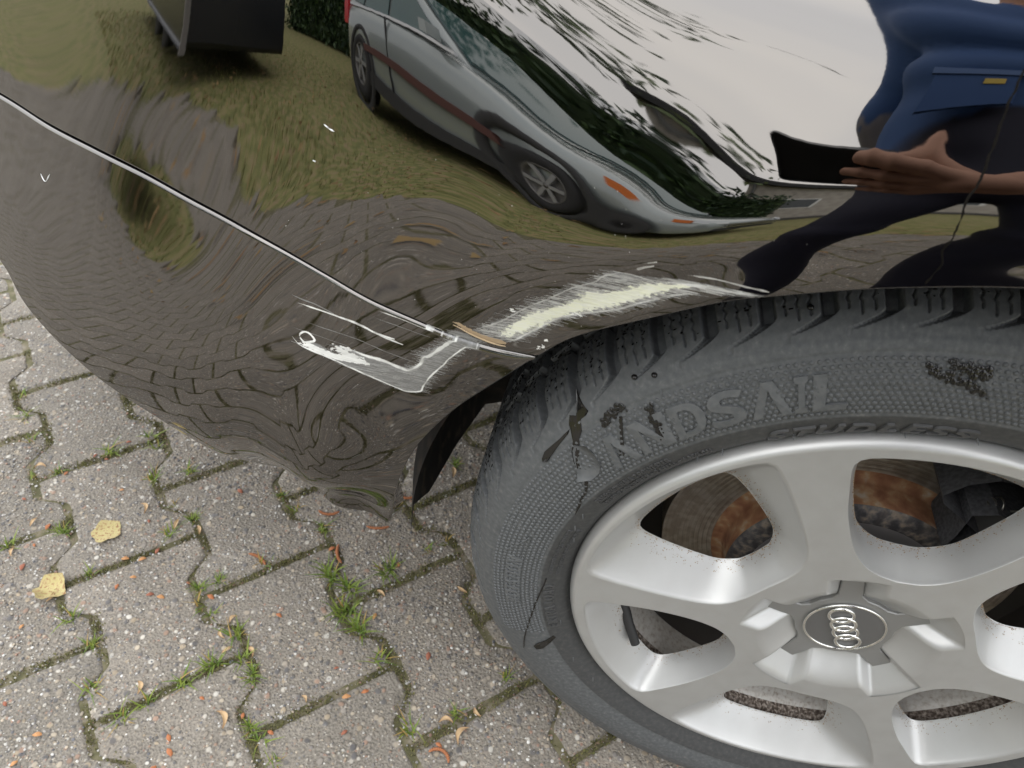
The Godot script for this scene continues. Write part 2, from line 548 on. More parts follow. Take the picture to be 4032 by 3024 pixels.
	for p in [[-2820, 5991], [-2829, 5925], [-2853, 5910], [-3050, 6186], [-3045, 6178], [-2671, 6262], [-2652, 6261], [-2630, 6263]]:
		for i in 4:
			var c := to_px(p) + Vector2(rng.randf_range(-4, 4), rng.randf_range(-4, 4))
			dab(white, c, c + Vector2(rng.randf_range(-5, 5), rng.randf_range(-3, 3)), rng.randf_range(0.8, 2.4), 0.95)
	flood(tan_, [[-3427, 5975], [-3387, 5980], [-3307, 5939], [-3208, 5910], [-3089, 5898], [-3076, 5870], [-3187, 5858], [-3307, 5900], [-3397, 5953]], 1.0, 1.5)
	# stone chips and specks
	for i in 130:
		var c := Vector2(rng.randf() * tex_w, rng.randf() * tex_h)
		dab(white, c, c + Vector2(rng.randf_range(-1, 1), rng.randf_range(-1, 1)), rng.randf_range(0.35, 0.8), rng.randf_range(0.4, 0.9))
	var P := [0.165, 0.158, 0.152]
	var G := [0.27, 0.28, 0.285]
	var Wh := [0.84, 0.85, 0.83]
	var Cr := [0.82, 0.84, 0.66]
	var Tn := [0.42, 0.31, 0.19]
	var ca := PackedByteArray(); ca.resize(size * 3)
	var om := PackedByteArray(); om.resize(size * 3)
	var plain := PackedByteArray()
	for k in 3: plain.append(int(lin(P[k], P[k], P[k]).r * 255.0))
	for k in size:
		var g := grey[k]
		var w := white[k]
		var c := cream[k]
		var t := tan_[k]
		var cov := maxf(maxf(g, w), maxf(c, t))
		if cov <= 0.003:
			ca[k * 3] = plain[0]; ca[k * 3 + 1] = plain[1]; ca[k * 3 + 2] = plain[2]
			om[k * 3] = 255; om[k * 3 + 1] = 5; om[k * 3 + 2] = 255
			continue
		for q in 3:
			var v: float = lerpf(P[q], G[q], g)
			v = lerpf(v, Cr[q], c)
			v = lerpf(v, Wh[q], w)
			v = lerpf(v, Tn[q], t)
			ca[k * 3 + q] = int(clampf(pow(v, 1.0 / 2.2), 0, 1) * 255.0)
		om[k * 3] = 255
		om[k * 3 + 1] = int(lerpf(5, 118.0, sqrt(cov)))
		om[k * 3 + 2] = int(255.0 * (1.0 - clampf(cov * 1.3, 0, 1)))
	return [ImageTexture.create_from_image(Image.create_from_data(tex_w, tex_h, false, Image.FORMAT_RGB8, ca)), ImageTexture.create_from_image(Image.create_from_data(tex_w, tex_h, false, Image.FORMAT_RGB8, om))]


# ---------------------------------------------------------------- the car
func rolled_points(pts: Array, n: int) -> PackedVector2Array:
	return catmull(pts, n, 1e-4)


func build_car() -> void:
	var car := thing("black_car", "glossy black car with scraped bumper corner and wheel arch over the silver wheel", "car")
	var maps := paint_maps()
	var paint := mat(Color.WHITE, 1.0, 1.0)
	paint.albedo_texture = maps[0]
	paint.roughness_texture = maps[1]
	paint.roughness_texture_channel = BaseMaterial3D.TEXTURE_CHANNEL_GREEN
	paint.metallic_texture = maps[1]
	paint.metallic_texture_channel = BaseMaterial3D.TEXTURE_CHANNEL_BLUE
	paint.texture_repeat = false
	var dark := mat(lin(0.012, 0.012, 0.013), 0.7)
	# edges
	var seam_l := [[-12600, 6364], [-11000, 6362], [-9500, 6358], [-8300, 6362]]
	for p in SEAM:
		if p[0] > -7600: seam_l.append(p)
	var seam := rolled_points(seam_l, 400)
	var lip_l := []
	for p in LIP: lip_l.append(p)
	for k in 16:
		var a := deg_to_rad(lerpf(94.0, 12.0, k / 15.0))
		lip_l.append([3800.0 * cos(a), 3257.0 + 3800.0 * sin(a)])
	var lip := rolled_points(lip_l, 330)
	# quarter panel above the seam and round the arch
	var low := PackedVector2Array()
	for p in seam:
		var q := p + Vector2(0.0004, 0.0012)
		low.append(q)
	low.append_array(lip.slice(2))
	var high := PackedVector2Array()
	for i in low.size(): high.append(Vector2(low[i].x, 0.9 + 0.0 * low[i].x))
	put("quarter_panel", panel(low, high, 120, 0.0012, 0.0, 1.25), paint, car)
	# bumper below the seam
	var A := PackedVector2Array()
	var B := PackedVector2Array()
	var arch_l := [[-4215, 2850]]
	for k in range(ARCH.size() - 1, -1, -1): arch_l.append(ARCH[k])
	arch_l[1] = [-4165, 3010]
	var arch := rolled_points(arch_l, 200)
	var cut := 0
	while seam[cut].x < -0.475: cut += 1
	var under := rolled_points([[-12600, 5300], [-10000, 5200], [-8300, 5080], [-7700, 4970], [-7410, 4720], [-6720, 4400], [-5950, 4010], [-5480, 3420], [-5000, 3000], [-4628, 2894], [-4215, 2850]], cut)
	for i in cut:
		A.append(seam[i])
		B.append(under[i])
	var m := seam.size() - cut
	for i in m:
		A.append(seam[cut + i])
		B.append(arch[int(round((i + 1.0) / m * 199.0))])
	put("bumper", panel(A, B, 110, 0.0036, 0.0035), paint, car)
	# trim visible through the gap, arch lining, floor
	var P := PackedVector3Array()
	for p in seam:
		for s in [-1.0, 0.0, 1.0]:
			P.append(body_p(p.x, p.y) + Vector3(0, 0.006 * s, -0.0155 - 0.002 * s))
	put("seam_filler", auto_sheet(P, seam.size(), 3), dark, car)
	var liner := mat(Color.WHITE, 0.95)
	liner.albedo_texture = noise_tex(0.02, [[0.3, lin(0.006, 0.006, 0.006)], [0.62, lin(0.02, 0.016, 0.013)], [0.8, lin(0.06, 0.042, 0.03)]], 256, 8)
	liner.uv1_triplanar = true
	liner.uv1_scale = Vector3(6, 6, 6)
	var LP := PackedVector3Array()
	var rings := [[0.386, -0.008, 180.0], [0.398, -0.05, 182.5], [0.401, -0.10, 188.0], [0.402, -0.2, 192.0], [0.398, -0.3, 196.0], [0.2, -0.34, 196.0], [0.05, -0.34, 196.0]]
	for i in 81:
		for q in rings:
			var a := deg_to_rad(lerpf(-4.0, q[2], i / 80.0))
			LP.append(Vector3(cos(a) * q[0], WHEEL_Y + sin(a) * q[0], q[1]))
	put("wheel_arch_liner", auto_sheet(LP, 81, rings.size()), liner, car)
	var st := SurfaceTool.new()
	st.begin(Mesh.PRIMITIVE_TRIANGLES)
	box(st, Vector3(-1.1, 0.5, -1.5), Vector3(-0.43, 0.55, -0.3))
	box(st, Vector3(0.4, 0.2, -1.7), Vector3(2.7, 0.3, -0.1))
	box(st, Vector3(-0.43, 0.3, -1.5), Vector3(0.42, 0.36, -0.36))
	st.generate_normals()
	put("floor_pan", st.commit(), dark, car)
	# the rest of the body, beyond what the photograph shows
	var shell := PackedVector3Array()
	var ns := 26
	for i in 40:
		var x := lerpf(-1.25, 2.6, i / 39.0)
		var f := smoothstep(-1.3, -0.5, x) * (1.0 - smoothstep(1.7, 2.6, x))
		for j in ns:
			var t := float(j) / (ns - 1)
			var a := PI * t
			var half := 0.80 - 0.12 * (1.0 - f)
			var yy := 0.9 + (0.2 + 0.36 * f) * pow(sin(a), 0.6) - (0.0 if t < 0.5 else smoothstep(0.8, 1.0, t) * 0.62)
			var zz := -0.88 + half * signf(cos(a)) * pow(absf(cos(a)), 0.55)
			var zs := body_z(clampf(x, -1.25, 0.41), 0.899) - 0.004
			if j == 0: zz = zs
			elif j < 6: zz = minf(zz, zs - 0.012 * j)
			shell.append(Vector3(x, yy, zz))
	put("body_shell", auto_sheet(shell, 40, ns), mat(lin(0.02, 0.02, 0.022), 0.15), car)
	var side := PackedVector3Array()
	for i in 12:
		var x := 0.40 + 2.2 * i / 11.0
		for j in 8:
			var y := lerpf(0.24, 0.9, j / 7.0)
			side.append(Vector3(x, y, body_z(0.39, maxf(y, 0.42)) * 0.6 - 0.03 * pow(absf(y - 0.6) / 0.3, 2.0)))
	put("door", auto_sheet(side, 12, 8), mat(lin(0.02, 0.02, 0.022), 0.15), car)
	var tail := PackedVector3Array()
	for i in 12:
		var z := lerpf(-0.33, -1.6, i / 11.0)
		for j in 8:
			tail.append(Vector3(-1.25 - 0.06 * sin(PI * i / 11.0), lerpf(0.52, 1.0, j / 7.0), z))
	put("tailgate", auto_sheet(tail, 12, 8), mat(lin(0.02, 0.02, 0.022), 0.15), car)
	# chips away from the scrapes
	var chip := mat(lin(0.75, 0.77, 0.78), 0.5)
	for nick in [[[-7031, 5936], [-6979, 5896], [-6908, 5973]], [[-4271, 7066], [-4235, 7049], [-4204, 7041]], [[-4359, 6836], [-4340, 6833]]]:
		var R := PackedVector3Array()
		for p in catmull(nick, 10, 1e-4):
			R.append(body_p(p.x, p.y) + Vector3(0, 0, 0.0002))
		put("paint_chip", tube(R, [0.0001, 0.0003, 0.0004, 0.0003, 0.0002, 0.0002, 0.0004, 0.0005, 0.0003, 0.0001], 6), chip, car)
	var grime := mat(lin(0.01, 0.009, 0.008), 0.95, 0.0, 0.1)
	var RR := PackedVector3Array()
	var wid := []
	for p in catmull([[-959, 6952], [-941, 7062], [-960, 7153], [-952, 7280], [-965, 7387], [-946, 7470], [-934, 7603], [-931, 7749], [-916, 7926]], 60, 1e-4):
		RR.append(body_p(p.x + 0.0012 * wob.get_noise_2d(p.y * 9000.0, 3.0), p.y) + Vector3(0, 0, -0.0002))
		wid.append(0.0006 + 0.0005 * wob.get_noise_2d(p.y * 16000.0, 40.0))
	put("dirt_run", tube(RR, wid, 6), grime, car)
	# torn hem of the quarter panel at the seam
	var H := PackedVector3Array()
	var hem := [[-3429, 5962], [-3389, 5950], [-3308, 5912], [-3208, 5880], [-3130, 5866], [-3075, 5866]]
	for p in catmull(hem, 24, 1e-4):
		H.append(body_p(p.x, p.y) + Vector3(0, -0.0008, 0.0006))
	put("bent_hem", tube(H, [0.00013, 0.00023, 0.00030, 0.00036, 0.00040, 0.00043, 0.00043, 0.00043, 0.00046, 0.00046, 0.00049, 0.00049, 0.00049, 0.00053, 0.00053, 0.00053, 0.00053, 0.00053, 0.00049, 0.00046, 0.00043, 0.00040, 0.00033, 0.00020], 8), mat(lin(0.42, 0.32, 0.20), 0.8), car)


# ---------------------------------------------------------------- wheel
func half_window(big: bool, hole: bool) -> Array:
	if big:
		if hole: return [[0.0, 0.2], [0.5, 0.2], [0.85, 0.199], [0.98, 0.193], [1.02, 0.18], [1.03, 0.165], [1.0, 0.14], [0.9, 0.122], [0.6, 0.110], [0.3, 0.107], [0.0, 0.106]]
		return [[0.0, 0.2272], [0.3, 0.2272], [0.6, 0.2272], [0.85, 0.227], [0.94, 0.2258], [0.985, 0.221], [1.0, 0.21], [1.01, 0.195], [1.01, 0.16], [0.98, 0.132], [0.9, 0.115], [0.75, 0.1045], [0.5, 0.098], [0.25, 0.0955], [0.0, 0.095]]
	if hole: return [[0.0, 0.196], [0.5, 0.196], [0.85, 0.195], [0.98, 0.190], [1.02, 0.18], [1.03, 0.165], [1.0, 0.14], [0.92, 0.122], [0.7, 0.11], [0.4, 0.103], [0.0, 0.101]]
	return [[0.0, 0.2225], [0.5, 0.2225], [0.85, 0.222], [0.95, 0.2195], [1.0, 0.212], [1.02, 0.19], [1.03, 0.163], [0.98, 0.136], [0.88, 0.118], [0.7, 0.1045], [0.4, 0.096], [0.0, 0.0925]]


# closed outline of a window, from its top middle over the larger turns and back; 2 * n - 2 points
func window_ring(mid: float, big: bool, hole: bool, n: int) -> PackedVector2Array:
	var w: float = deg_to_rad((16.0 if hole else 28.0) if big else (19.0 if hole else 21.3))
	var pts := []
	for p in half_window(big, hole):
		pts.append([p[0] * w * 0.16, p[1]])
	var h := catmull(pts, n)
	var out := PackedVector2Array()
	for i in n: out.append(Vector2.from_angle(mid + h[i].x / 0.16) * h[i].y)
	for i in range(n - 2, 0, -1): out.append(Vector2.from_angle(mid - h[i].x / 0.16) * h[i].y)
	return out


func pocket_depth(p: Vector2, k: int) -> float:
	var a: float = deg_to_rad([103.0, 170.0, 241.0, 317.0, 33.0][k])
	var q := p.rotated(-a)
	if q.x < 0.0: return 1.0
	var s := 0.022 / 0.014
	var outer := 0.008 - (0.0845 - q.x) * 0.80
	var side_ := 0.008 - (0.0205 - absf(q.y)) * s
	return smax(smax(outer, side_, 0.004), -0.0150, 0.004)


func build_wheel() -> void:
	var wheel := thing("wheel", "silver six spoke alloy wheel under the scraped wheel arch of the black car", "wheel", Vector3(0, WHEEL_Y, 0))
	wheel.set_meta("label", "silver alloy wheel with a dirty black winter tyre under the scraped arch")
	var silver := mat(lin(0.56, 0.565, 0.56), 0.42, 0.5)
	silver.clearcoat_enabled = true
	silver.clearcoat = 0.3
	silver.clearcoat_roughness = 0.12
	var film := noise_tex(0.012, [[0.3, lin(0.475, 0.48, 0.475)], [0.8, lin(0.455, 0.456, 0.45)]], 512, 21, 6)
	silver.albedo_color = Color.WHITE
	silver.albedo_texture = film
	silver.uv1_triplanar = true
	silver.uv1_scale = Vector3(5, 5, 5)
	var zf := 0.009
	var n := 44
	var mids := []
	for k in 6: mids.append([deg_to_rad(28.3 + 60.0 * k - (0.0 if k % 2 == 0 else 1.2)), k % 2 == 0])
	var speck := SphereMesh.new()
	speck.radius = 1.0
	speck.height = 2.0
	speck.radial_segments = 6
	speck.rings = 3
	# spokes: one plate between the middles of two windows
	for k in 6:
		var ma: float = mids[k][0]
		var mb: float = mids[(k + 1) % 6][0]
		if mb < ma: mb += TAU
		var wa := window_ring(ma, mids[k][1], false, n)
		var wb := window_ring(mb, mids[(k + 1) % 6][1], false, n)
		var poly := PackedVector2Array()
		for i in 41: poly.append(Vector2.from_angle(lerpf(ma, mb, i / 40.0)) * 0.229)
		poly.append(wb[0])
		for i in range(1, n): poly.append(wb[(wb.size() - i) % wb.size()])
		for i in 31: poly.append(Vector2.from_angle(lerpf(mb, ma, i / 30.0)) * 0.0875)
		for i in range(n - 1, -1, -1): poly.append(wa[i])
		var tri := Geometry2D.triangulate_polygon(poly)
		var st := SurfaceTool.new()
		st.begin(Mesh.PRIMITIVE_TRIANGLES)
		for i in range(0, tri.size(), 3):
			var cw := Geometry2D.is_polygon_clockwise(PackedVector2Array([poly[tri[i]], poly[tri[i + 1]], poly[tri[i + 2]]]))
			for q in ([0, 1, 2] if cw else [0, 2, 1]):
				var p := poly[tri[i + q]]
				st.set_normal(Vector3(0, 0, 1))
				st.add_vertex(Vector3(p.x, p.y, zf))
		put("spoke", st.commit(), silver, wheel)
	for k in 6:
		var f := window_ring(mids[k][0], mids[k][1], false, n)
		var h := window_ring(mids[k][0], mids[k][1], true, n)
		var cnt := f.size()
		var P := PackedVector3Array()
		var rings := [[0.0, zf], [0.02, zf - 0.0002], [0.05, zf - 0.0008], [0.085, zf - 0.002], [0.12, zf - 0.0038], [0.3, zf - 0.0095], [0.55, zf - 0.0165], [0.8, zf - 0.0235], [0.95, zf - 0.0285], [1.0, zf - 0.0300], [1.03, zf - 0.0306]]
		for i in cnt + 1:
			for r in rings:
				var p := f[i % cnt].lerp(h[i % cnt], r[0])
				P.append(Vector3(p.x, p.y, r[1]))
		put("spoke_flank", auto_sheet(P, cnt + 1, rings.size(), -1.0, true), silver, wheel)
		# brake dust baked on in spots along the inner edge
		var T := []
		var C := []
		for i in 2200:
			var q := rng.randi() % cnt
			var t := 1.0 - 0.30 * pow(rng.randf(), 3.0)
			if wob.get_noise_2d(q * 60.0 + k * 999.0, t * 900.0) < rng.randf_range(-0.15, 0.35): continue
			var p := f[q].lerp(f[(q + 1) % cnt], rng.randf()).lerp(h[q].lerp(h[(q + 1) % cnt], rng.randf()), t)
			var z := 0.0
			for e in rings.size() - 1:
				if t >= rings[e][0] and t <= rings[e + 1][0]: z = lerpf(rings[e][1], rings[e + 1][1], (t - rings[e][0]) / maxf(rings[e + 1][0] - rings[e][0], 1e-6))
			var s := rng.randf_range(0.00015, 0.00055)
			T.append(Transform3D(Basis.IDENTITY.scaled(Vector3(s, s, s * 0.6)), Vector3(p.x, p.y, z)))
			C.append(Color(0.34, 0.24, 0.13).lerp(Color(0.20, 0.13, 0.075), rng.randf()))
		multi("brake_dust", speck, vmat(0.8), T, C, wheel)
	put("rim_lip", lathe([[0.2288, 0.009], [0.2305, 0.0088], [0.2325, 0.0076], [0.234, 0.0056], [0.2352, 0.003], [0.2360, 0.0], [0.2362, -0.003], [0.2355, -0.007]], 240, 1.0, 0.0, TAU, 2), silver, wheel)
	# hub with five bolt pockets
	var P := PackedVector3Array()
	var na := 721
	var nr := 64
	for i in na:
		var a := TAU * i / (na - 1)
		for j in nr:
			var r := lerpf(0.0885, 0.0285, float(j) / (nr - 1))
			var p := Vector2.from_angle(a) * r
			var z := zf - 0.0210 * (1.0 - smoothstep(0.036, 0.074, r))
			for k in 5: 
				var d := pocket_depth(p, k)
				z = -smax(-z, -d, 0.0045) if d < 0.5 else z
			P.append(Vector3(p.x, p.y, minf(z, zf - 0.0001)))
	put("hub", auto_sheet(P, na, nr, -1.0, true), silver, wheel)
	# star shaped centre cap
	var cap_grey := mat(lin(0.27, 0.27, 0.265), 0.42, 0.4)
	var star := PackedVector2Array()
	for k in 5:
		var a: float = deg_to_rad([103.0, 170.0, 241.0, 317.0, 33.0][k])
		var b: float = deg_to_rad([170.0, 241.0, 317.0, 393.0, 103.0][k])
		var u := Vector2.from_angle(a)
		var v := u.orthogonal()
		star.append(u * 0.044 + v * 0.0095 * -1.0 if v.dot(Vector2.from_angle(b)) > 0.0 else u * 0.044 + v * 0.0095)
		star.append(u * 0.066 + v * 0.0085 * (-1.0 if v.dot(Vector2.from_angle(b)) > 0.0 else 1.0))
		star.append(u * 0.0668)
		star.append(u * 0.066 - v * 0.0085 * (-1.0 if v.dot(Vector2.from_angle(b)) > 0.0 else 1.0))
		star.append(u * 0.044 - v * 0.0095 * (-1.0 if v.dot(Vector2.from_angle(b)) > 0.0 else 1.0))
		for q in [0.3, 0.5, 0.7]: star.append(Vector2.from_angle(lerp_angle(a, b, q)) * 0.0405)
	put("star_cap", slab(star, -0.016, -0.0072, 0.0008), cap_grey, wheel)
	var cap_dark := mat(lin(0.155, 0.155, 0.155), 0.38, 0.4)
	put("cap_disc", lathe([[0.0322, -0.0065], [0.0318, -0.0056], [0.02, -0.0052], [0.0001, -0.0051]], 72, -1.0), cap_dark, wheel)
	var chrome := mat(lin(0.80, 0.80, 0.78), 0.16, 1.0)
	var ring := TorusMesh.new()
	ring.inner_radius = 0.0312
	ring.outer_radius = 0.0338
	ring.rings = 72
	ring.ring_segments = 12
	var o := put("cap_ring", ring, chrome, wheel)
	o.rotation.x = PI / 2
	o.position.z = -0.0058
	var small := TorusMesh.new()
	small.inner_radius = 0.0081
	small.outer_radius = 0.0114
	small.rings = 48
	small.ring_segments = 12
	for k in 4:
		var q := Vector2.from_angle(deg_to_rad(116.5)) * lerpf(0.0196, -0.0180, k / 3.0)
		o = put("emblem_ring", small, chrome, wheel)
		o.rotation.x = PI / 2 + 0.02
		o.position = Vector3(q.x, q.y, -0.0046 + 0.0004 * (k % 2))
	# bolts seen in the pockets
	var bolt := mat(lin(0.16, 0.155, 0.15), 0.5, 0.6)
	for k in [1, 2, 3, 4, 0]:
		var a: float = deg_to_rad([103.0, 170.0, 241.0, 317.0, 33.0][k])
		o = put("wheel_bolt", lathe_hard([[0.0085, -0.017], [0.0085, -0.0125], [0.006, -0.0118], [0.0001, -0.0118]], 18, -1.0), bolt, wheel)
		o.position = Vector3(cos(a + 0.2) * 0.056, sin(a + 0.2) * 0.056, 0.0)
	# barrel behind the spokes
	var barrel := mat(Color.WHITE, 0.5, 0.5)
	barrel.albedo_texture = noise_tex(0.05, [[0.3, lin(0.60, 0.59, 0.56)], [0.6, lin(0.54, 0.51, 0.47)], [0.82, lin(0.30, 0.26, 0.22)]], 512, 31, 5)
	barrel.uv1_triplanar = true
	barrel.uv1_scale = Vector3(7, 7, 7)
	var caked := mat(Color.WHITE, 0.9)
	caked.albedo_texture = noise_tex(0.06, [[0.3, lin(0.045, 0.032, 0.025)], [0.5, lin(0.11, 0.085, 0.068)], [0.62, lin(0.26, 0.22, 0.19)], [0.8, lin(0.46, 0.42, 0.37)]], 512, 33, 5)
	caked.uv1_triplanar = true
	caked.uv1_scale = Vector3(8, 8, 8)
	put("barrel_grime", lathe([[0.222, -0.010], [0.214, -0.018], [0.207, -0.024], [0.2035, -0.030], [0.2015, -0.036]], 120, -1.0, 0.0, TAU, 2), caked, wheel)
	put("rim_barrel", lathe([[0.2015, -0.036], [0.199, -0.042], [0.1945, -0.056], [0.193, -0.066]], 120, -1.0, 0.0, TAU, 2), barrel, wheel)
	put("barrel_back", lathe([[0.1925, -0.066], [0.193, -0.10], [0.206, -0.112], [0.208, -0.17], [0.214, -0.2]], 120, -1.0, 0.0, TAU, 2), mat(lin(0.05, 0.043, 0.037), 0.8, 0.1), wheel)  # dark colour holds both dirt and the shade deep in the rim
	put("dust_shield", lathe([[0.185, -0.118], [0.18, -0.114], [0.06, -0.118]], 80, -1.0), mat(lin(0.03, 0.026, 0.023), 0.85), wheel)
	put("rim_back", lathe([[0.236, -0.2], [0.21, -0.201], [0.205, -0.19]], 90), barrel, wheel)
	# brake
	var disc := mat(Color.WHITE, 0.5, 0.6)
	disc.albedo_texture = noise_tex(0.03, [[0.3, lin(0.24, 0.20, 0.16)], [0.7, lin(0.34, 0.30, 0.25)]], 256, 41, 4)
	disc.uv1_triplanar = true
	disc.uv1_scale = Vector3(9, 9, 9)
	var dp := []
	for k in 60:
		dp.append([lerpf(0.159, 0.112, k / 59.0), -0.085 + 0.0003 * sin(k * 2.4) + 0.0002 * sin(k * 1.1)])
	dp.insert(0, [0.160, -0.11])
	put("brake_disc", lathe(dp, 160, -1.0), disc, wheel)
	var rust := mat(Color.WHITE, 0.9)
	rust.albedo_texture = noise_tex(0.03, [[0.22, lin(0.20, 0.085, 0.045)], [0.5, lin(0.30, 0.15, 0.075)], [0.68, lin(0.38, 0.24, 0.13)], [0.82, lin(0.44, 0.38, 0.30)]], 512, 51, 5)
	rust.uv1_triplanar = true
	rust.uv1_scale = Vector3(3.0, 3.0, 3.0)
	put("disc_hat", lathe([[0.112, -0.085], [0.1035, -0.084], [0.1010, -0.080], [0.1000, -0.058]], 120, -1.0, 0.0, TAU, 2), rust, wheel)
	var grubby := mat(Color.WHITE, 0.7, 0.2)
	grubby.albedo_texture = noise_tex(0.03, [[0.3, lin(0.05, 0.048, 0.05)], [0.55, lin(0.13, 0.12, 0.115)], [0.8, lin(0.30, 0.24, 0.18)]], 256, 61, 5)
	grubby.uv1_triplanar = true
	grubby.uv1_scale = Vector3(12, 12, 12)
	put("hat_rim", lathe([[0.1000, -0.058], [0.0985, -0.0555], [0.090, -0.054], [0.082, -0.0535]], 120, -1.0), grubby, wheel)
	put("hat_face", lathe([[0.082, -0.0535], [0.05, -0.052], [0.001, -0.052]], 60, -1.0), mat(lin(0.30, 0.285, 0.28), 0.45, 0.5), wheel)
	# caliper
	var iron := mat(Color.WHITE, 0.75, 0.1)
	iron.albedo_texture = noise_tex(0.06, [[0.3, lin(0.045, 0.045, 0.049)], [0.7, lin(0.085, 0.085, 0.09)]], 256, 71, 4)
	iron.uv1_triplanar = true
	iron.uv1_scale = Vector3(14, 14, 14)
	var cal := thing_part("caliper", wheel)
	var fork := PackedVector2Array()
	for p in [[81, 152], [83, 160], [80, 178], [75, 194], [66, 203], [55, 205], [40, 204], [38, 192], [46, 180], [56, 172], [66, 165], [71, 152], [67, 128], [64, 108], [55, 106], [58, 130], [62, 140]]:
		fork.append(Vector2.from_angle(deg_to_rad(p[0] - 2.0)) * p[1] * 0.00094)
	put("bracket", slab(fork, -0.1, -0.036, 0.004), iron, cal)
	var piston := PackedVector2Array()
	for p in [[66, 162], [56, 170], [38, 176], [30, 150], [40, 112], [52, 104], [60, 122], [65, 140]]:
		piston.append(Vector2.from_angle(deg_to_rad(p[0] - 2.0)) * p[1] * 0.00094)
	put("housing", slab(piston, -0.11, -0.056, 0.004), mat(lin(0.045, 0.045, 0.048), 0.7), cal)
	var wire := mat(lin(0.33, 0.31, 0.28), 0.35, 0.9)
	var coil := PackedVector3Array()
	for i in 40:
		var t := i / 39.0
		var ang := t * TAU * 2.6
		coil.append(Vector3(0.062 + 0.012 * t, 0.131 + 0.006 * t, -0.050) + Vector3(0.2 * cos(ang), 1.0 * cos(ang), 0.9 * sin(ang)) * 0.007)
	put("spring", tube(coil, [0.0008], 6), wire, cal)
	var clip := PackedVector3Array()
	for p in [[0.080, 0.136], [0.094, 0.140], [0.098, 0.148], [0.094, 0.152], [0.098, 0.160], [0.108, 0.162]]:
		clip.append(Vector3(p[0], p[1], -0.046))
	put("clip", tube(clip, [0.0009], 6), wire, cal)
	# air valve
	var av := deg_to_rad(201.5)
	var vp := Vector3(cos(av) * 0.196, sin(av) * 0.196, -0.030)
	var vd := Vector3(-cos(av) * 0.010 + 0.012, -0.036, 0.020)
	put("valve", tube(PackedVector3Array([vp, vp + vd * 0.25, vp + vd * 0.55, vp + vd * 0.57, vp + vd * 0.98, vp + vd]), [0.0058, 0.0056, 0.0046, 0.0050, 0.0046, 0.0012], 16), mat(lin(0.02, 0.02, 0.021), 0.6), wheel)
	build_tyre(wheel)


func smax(a: float, b: float, k: float) -> float:
	var h := maxf(k - absf(a - b), 0.0) / k
	return maxf(a, b) + h * h * k * 0.25


func thing_part(called: String, parent: Node) -> Node3D:
	var o := Node3D.new()
	o.name = called
	parent.add_child(o, true)
	return o


# z of the outer side of the tyre at a radius
func tyre_z(r: float) -> float:
	for i in 12:
		if r <= tyre_prof[i + 1][0]:
			var a: Array = tyre_prof[i]
			var b: Array = tyre_prof[i + 1]
			return lerpf(a[1], b[1], clampf((r - a[0]) / (b[0] - a[0]), 0, 1))
	return -0.05


func tyre_at(th: float, r: float, up := 0.0) -> Vector3:
	var e := 0.0015
	var s := (tyre_z(r + e) - tyre_z(r - e)) / (2.0 * e)
	var n := Vector2(-s, 1.0).normalized()
	var rr := r + n.x * up
	return Vector3(cos(th) * rr, sin(th) * rr, tyre_z(r) + n.y * up)


func letters(called: String, text: String, t0: float, t1: float, base: float, height: float, raise: float, m: Material, parent: Node, slant := 0.0, bold := true) -> void:
	var tm := TextMesh.new()
	var f := SystemFont.new()
	f.font_names = PackedStringArray(["Droid Sans"])
	f.font_weight = 700 if bold else 400
	tm.font = f
	tm.font_size = 32
	tm.pixel_size = 0.01
	tm.depth = 0.02
	tm.curve_step = 2.0
	tm.text = text
	var arr := tm.get_mesh_arrays()
	var V: PackedVector3Array = arr[Mesh.ARRAY_VERTEX]
	if V.is_empty(): return
	var lo := V[0]
	var hi := V[0]
	for v in V:
		lo = lo.min(v)
		hi = hi.max(v)
	var st := SurfaceTool.new()
	st.begin(Mesh.PRIMITIVE_TRIANGLES)
	st.set_smooth_group(-1)
	var idx: PackedInt32Array = arr[Mesh.ARRAY_INDEX] if arr[Mesh.ARRAY_INDEX] != null else PackedInt32Array()
	var cnt := idx.size() if idx.size() else V.size()
	for i in cnt:
		var v := V[idx[i]] if idx.size() else V[i]
		var x := (v.x - lo.x) / (hi.x - lo.x)
		var y := (v.y - lo.y) / (hi.y - lo.y)
		var th := deg_to_rad(lerpf(t0, t1, x)) - slant * (y - 0.5)
		st.add_vertex(tyre_at(th, base + y * height, raise if v.z > 0.0 else -0.0006))
	st.generate_normals()
	put(called, st.commit(), m, parent)


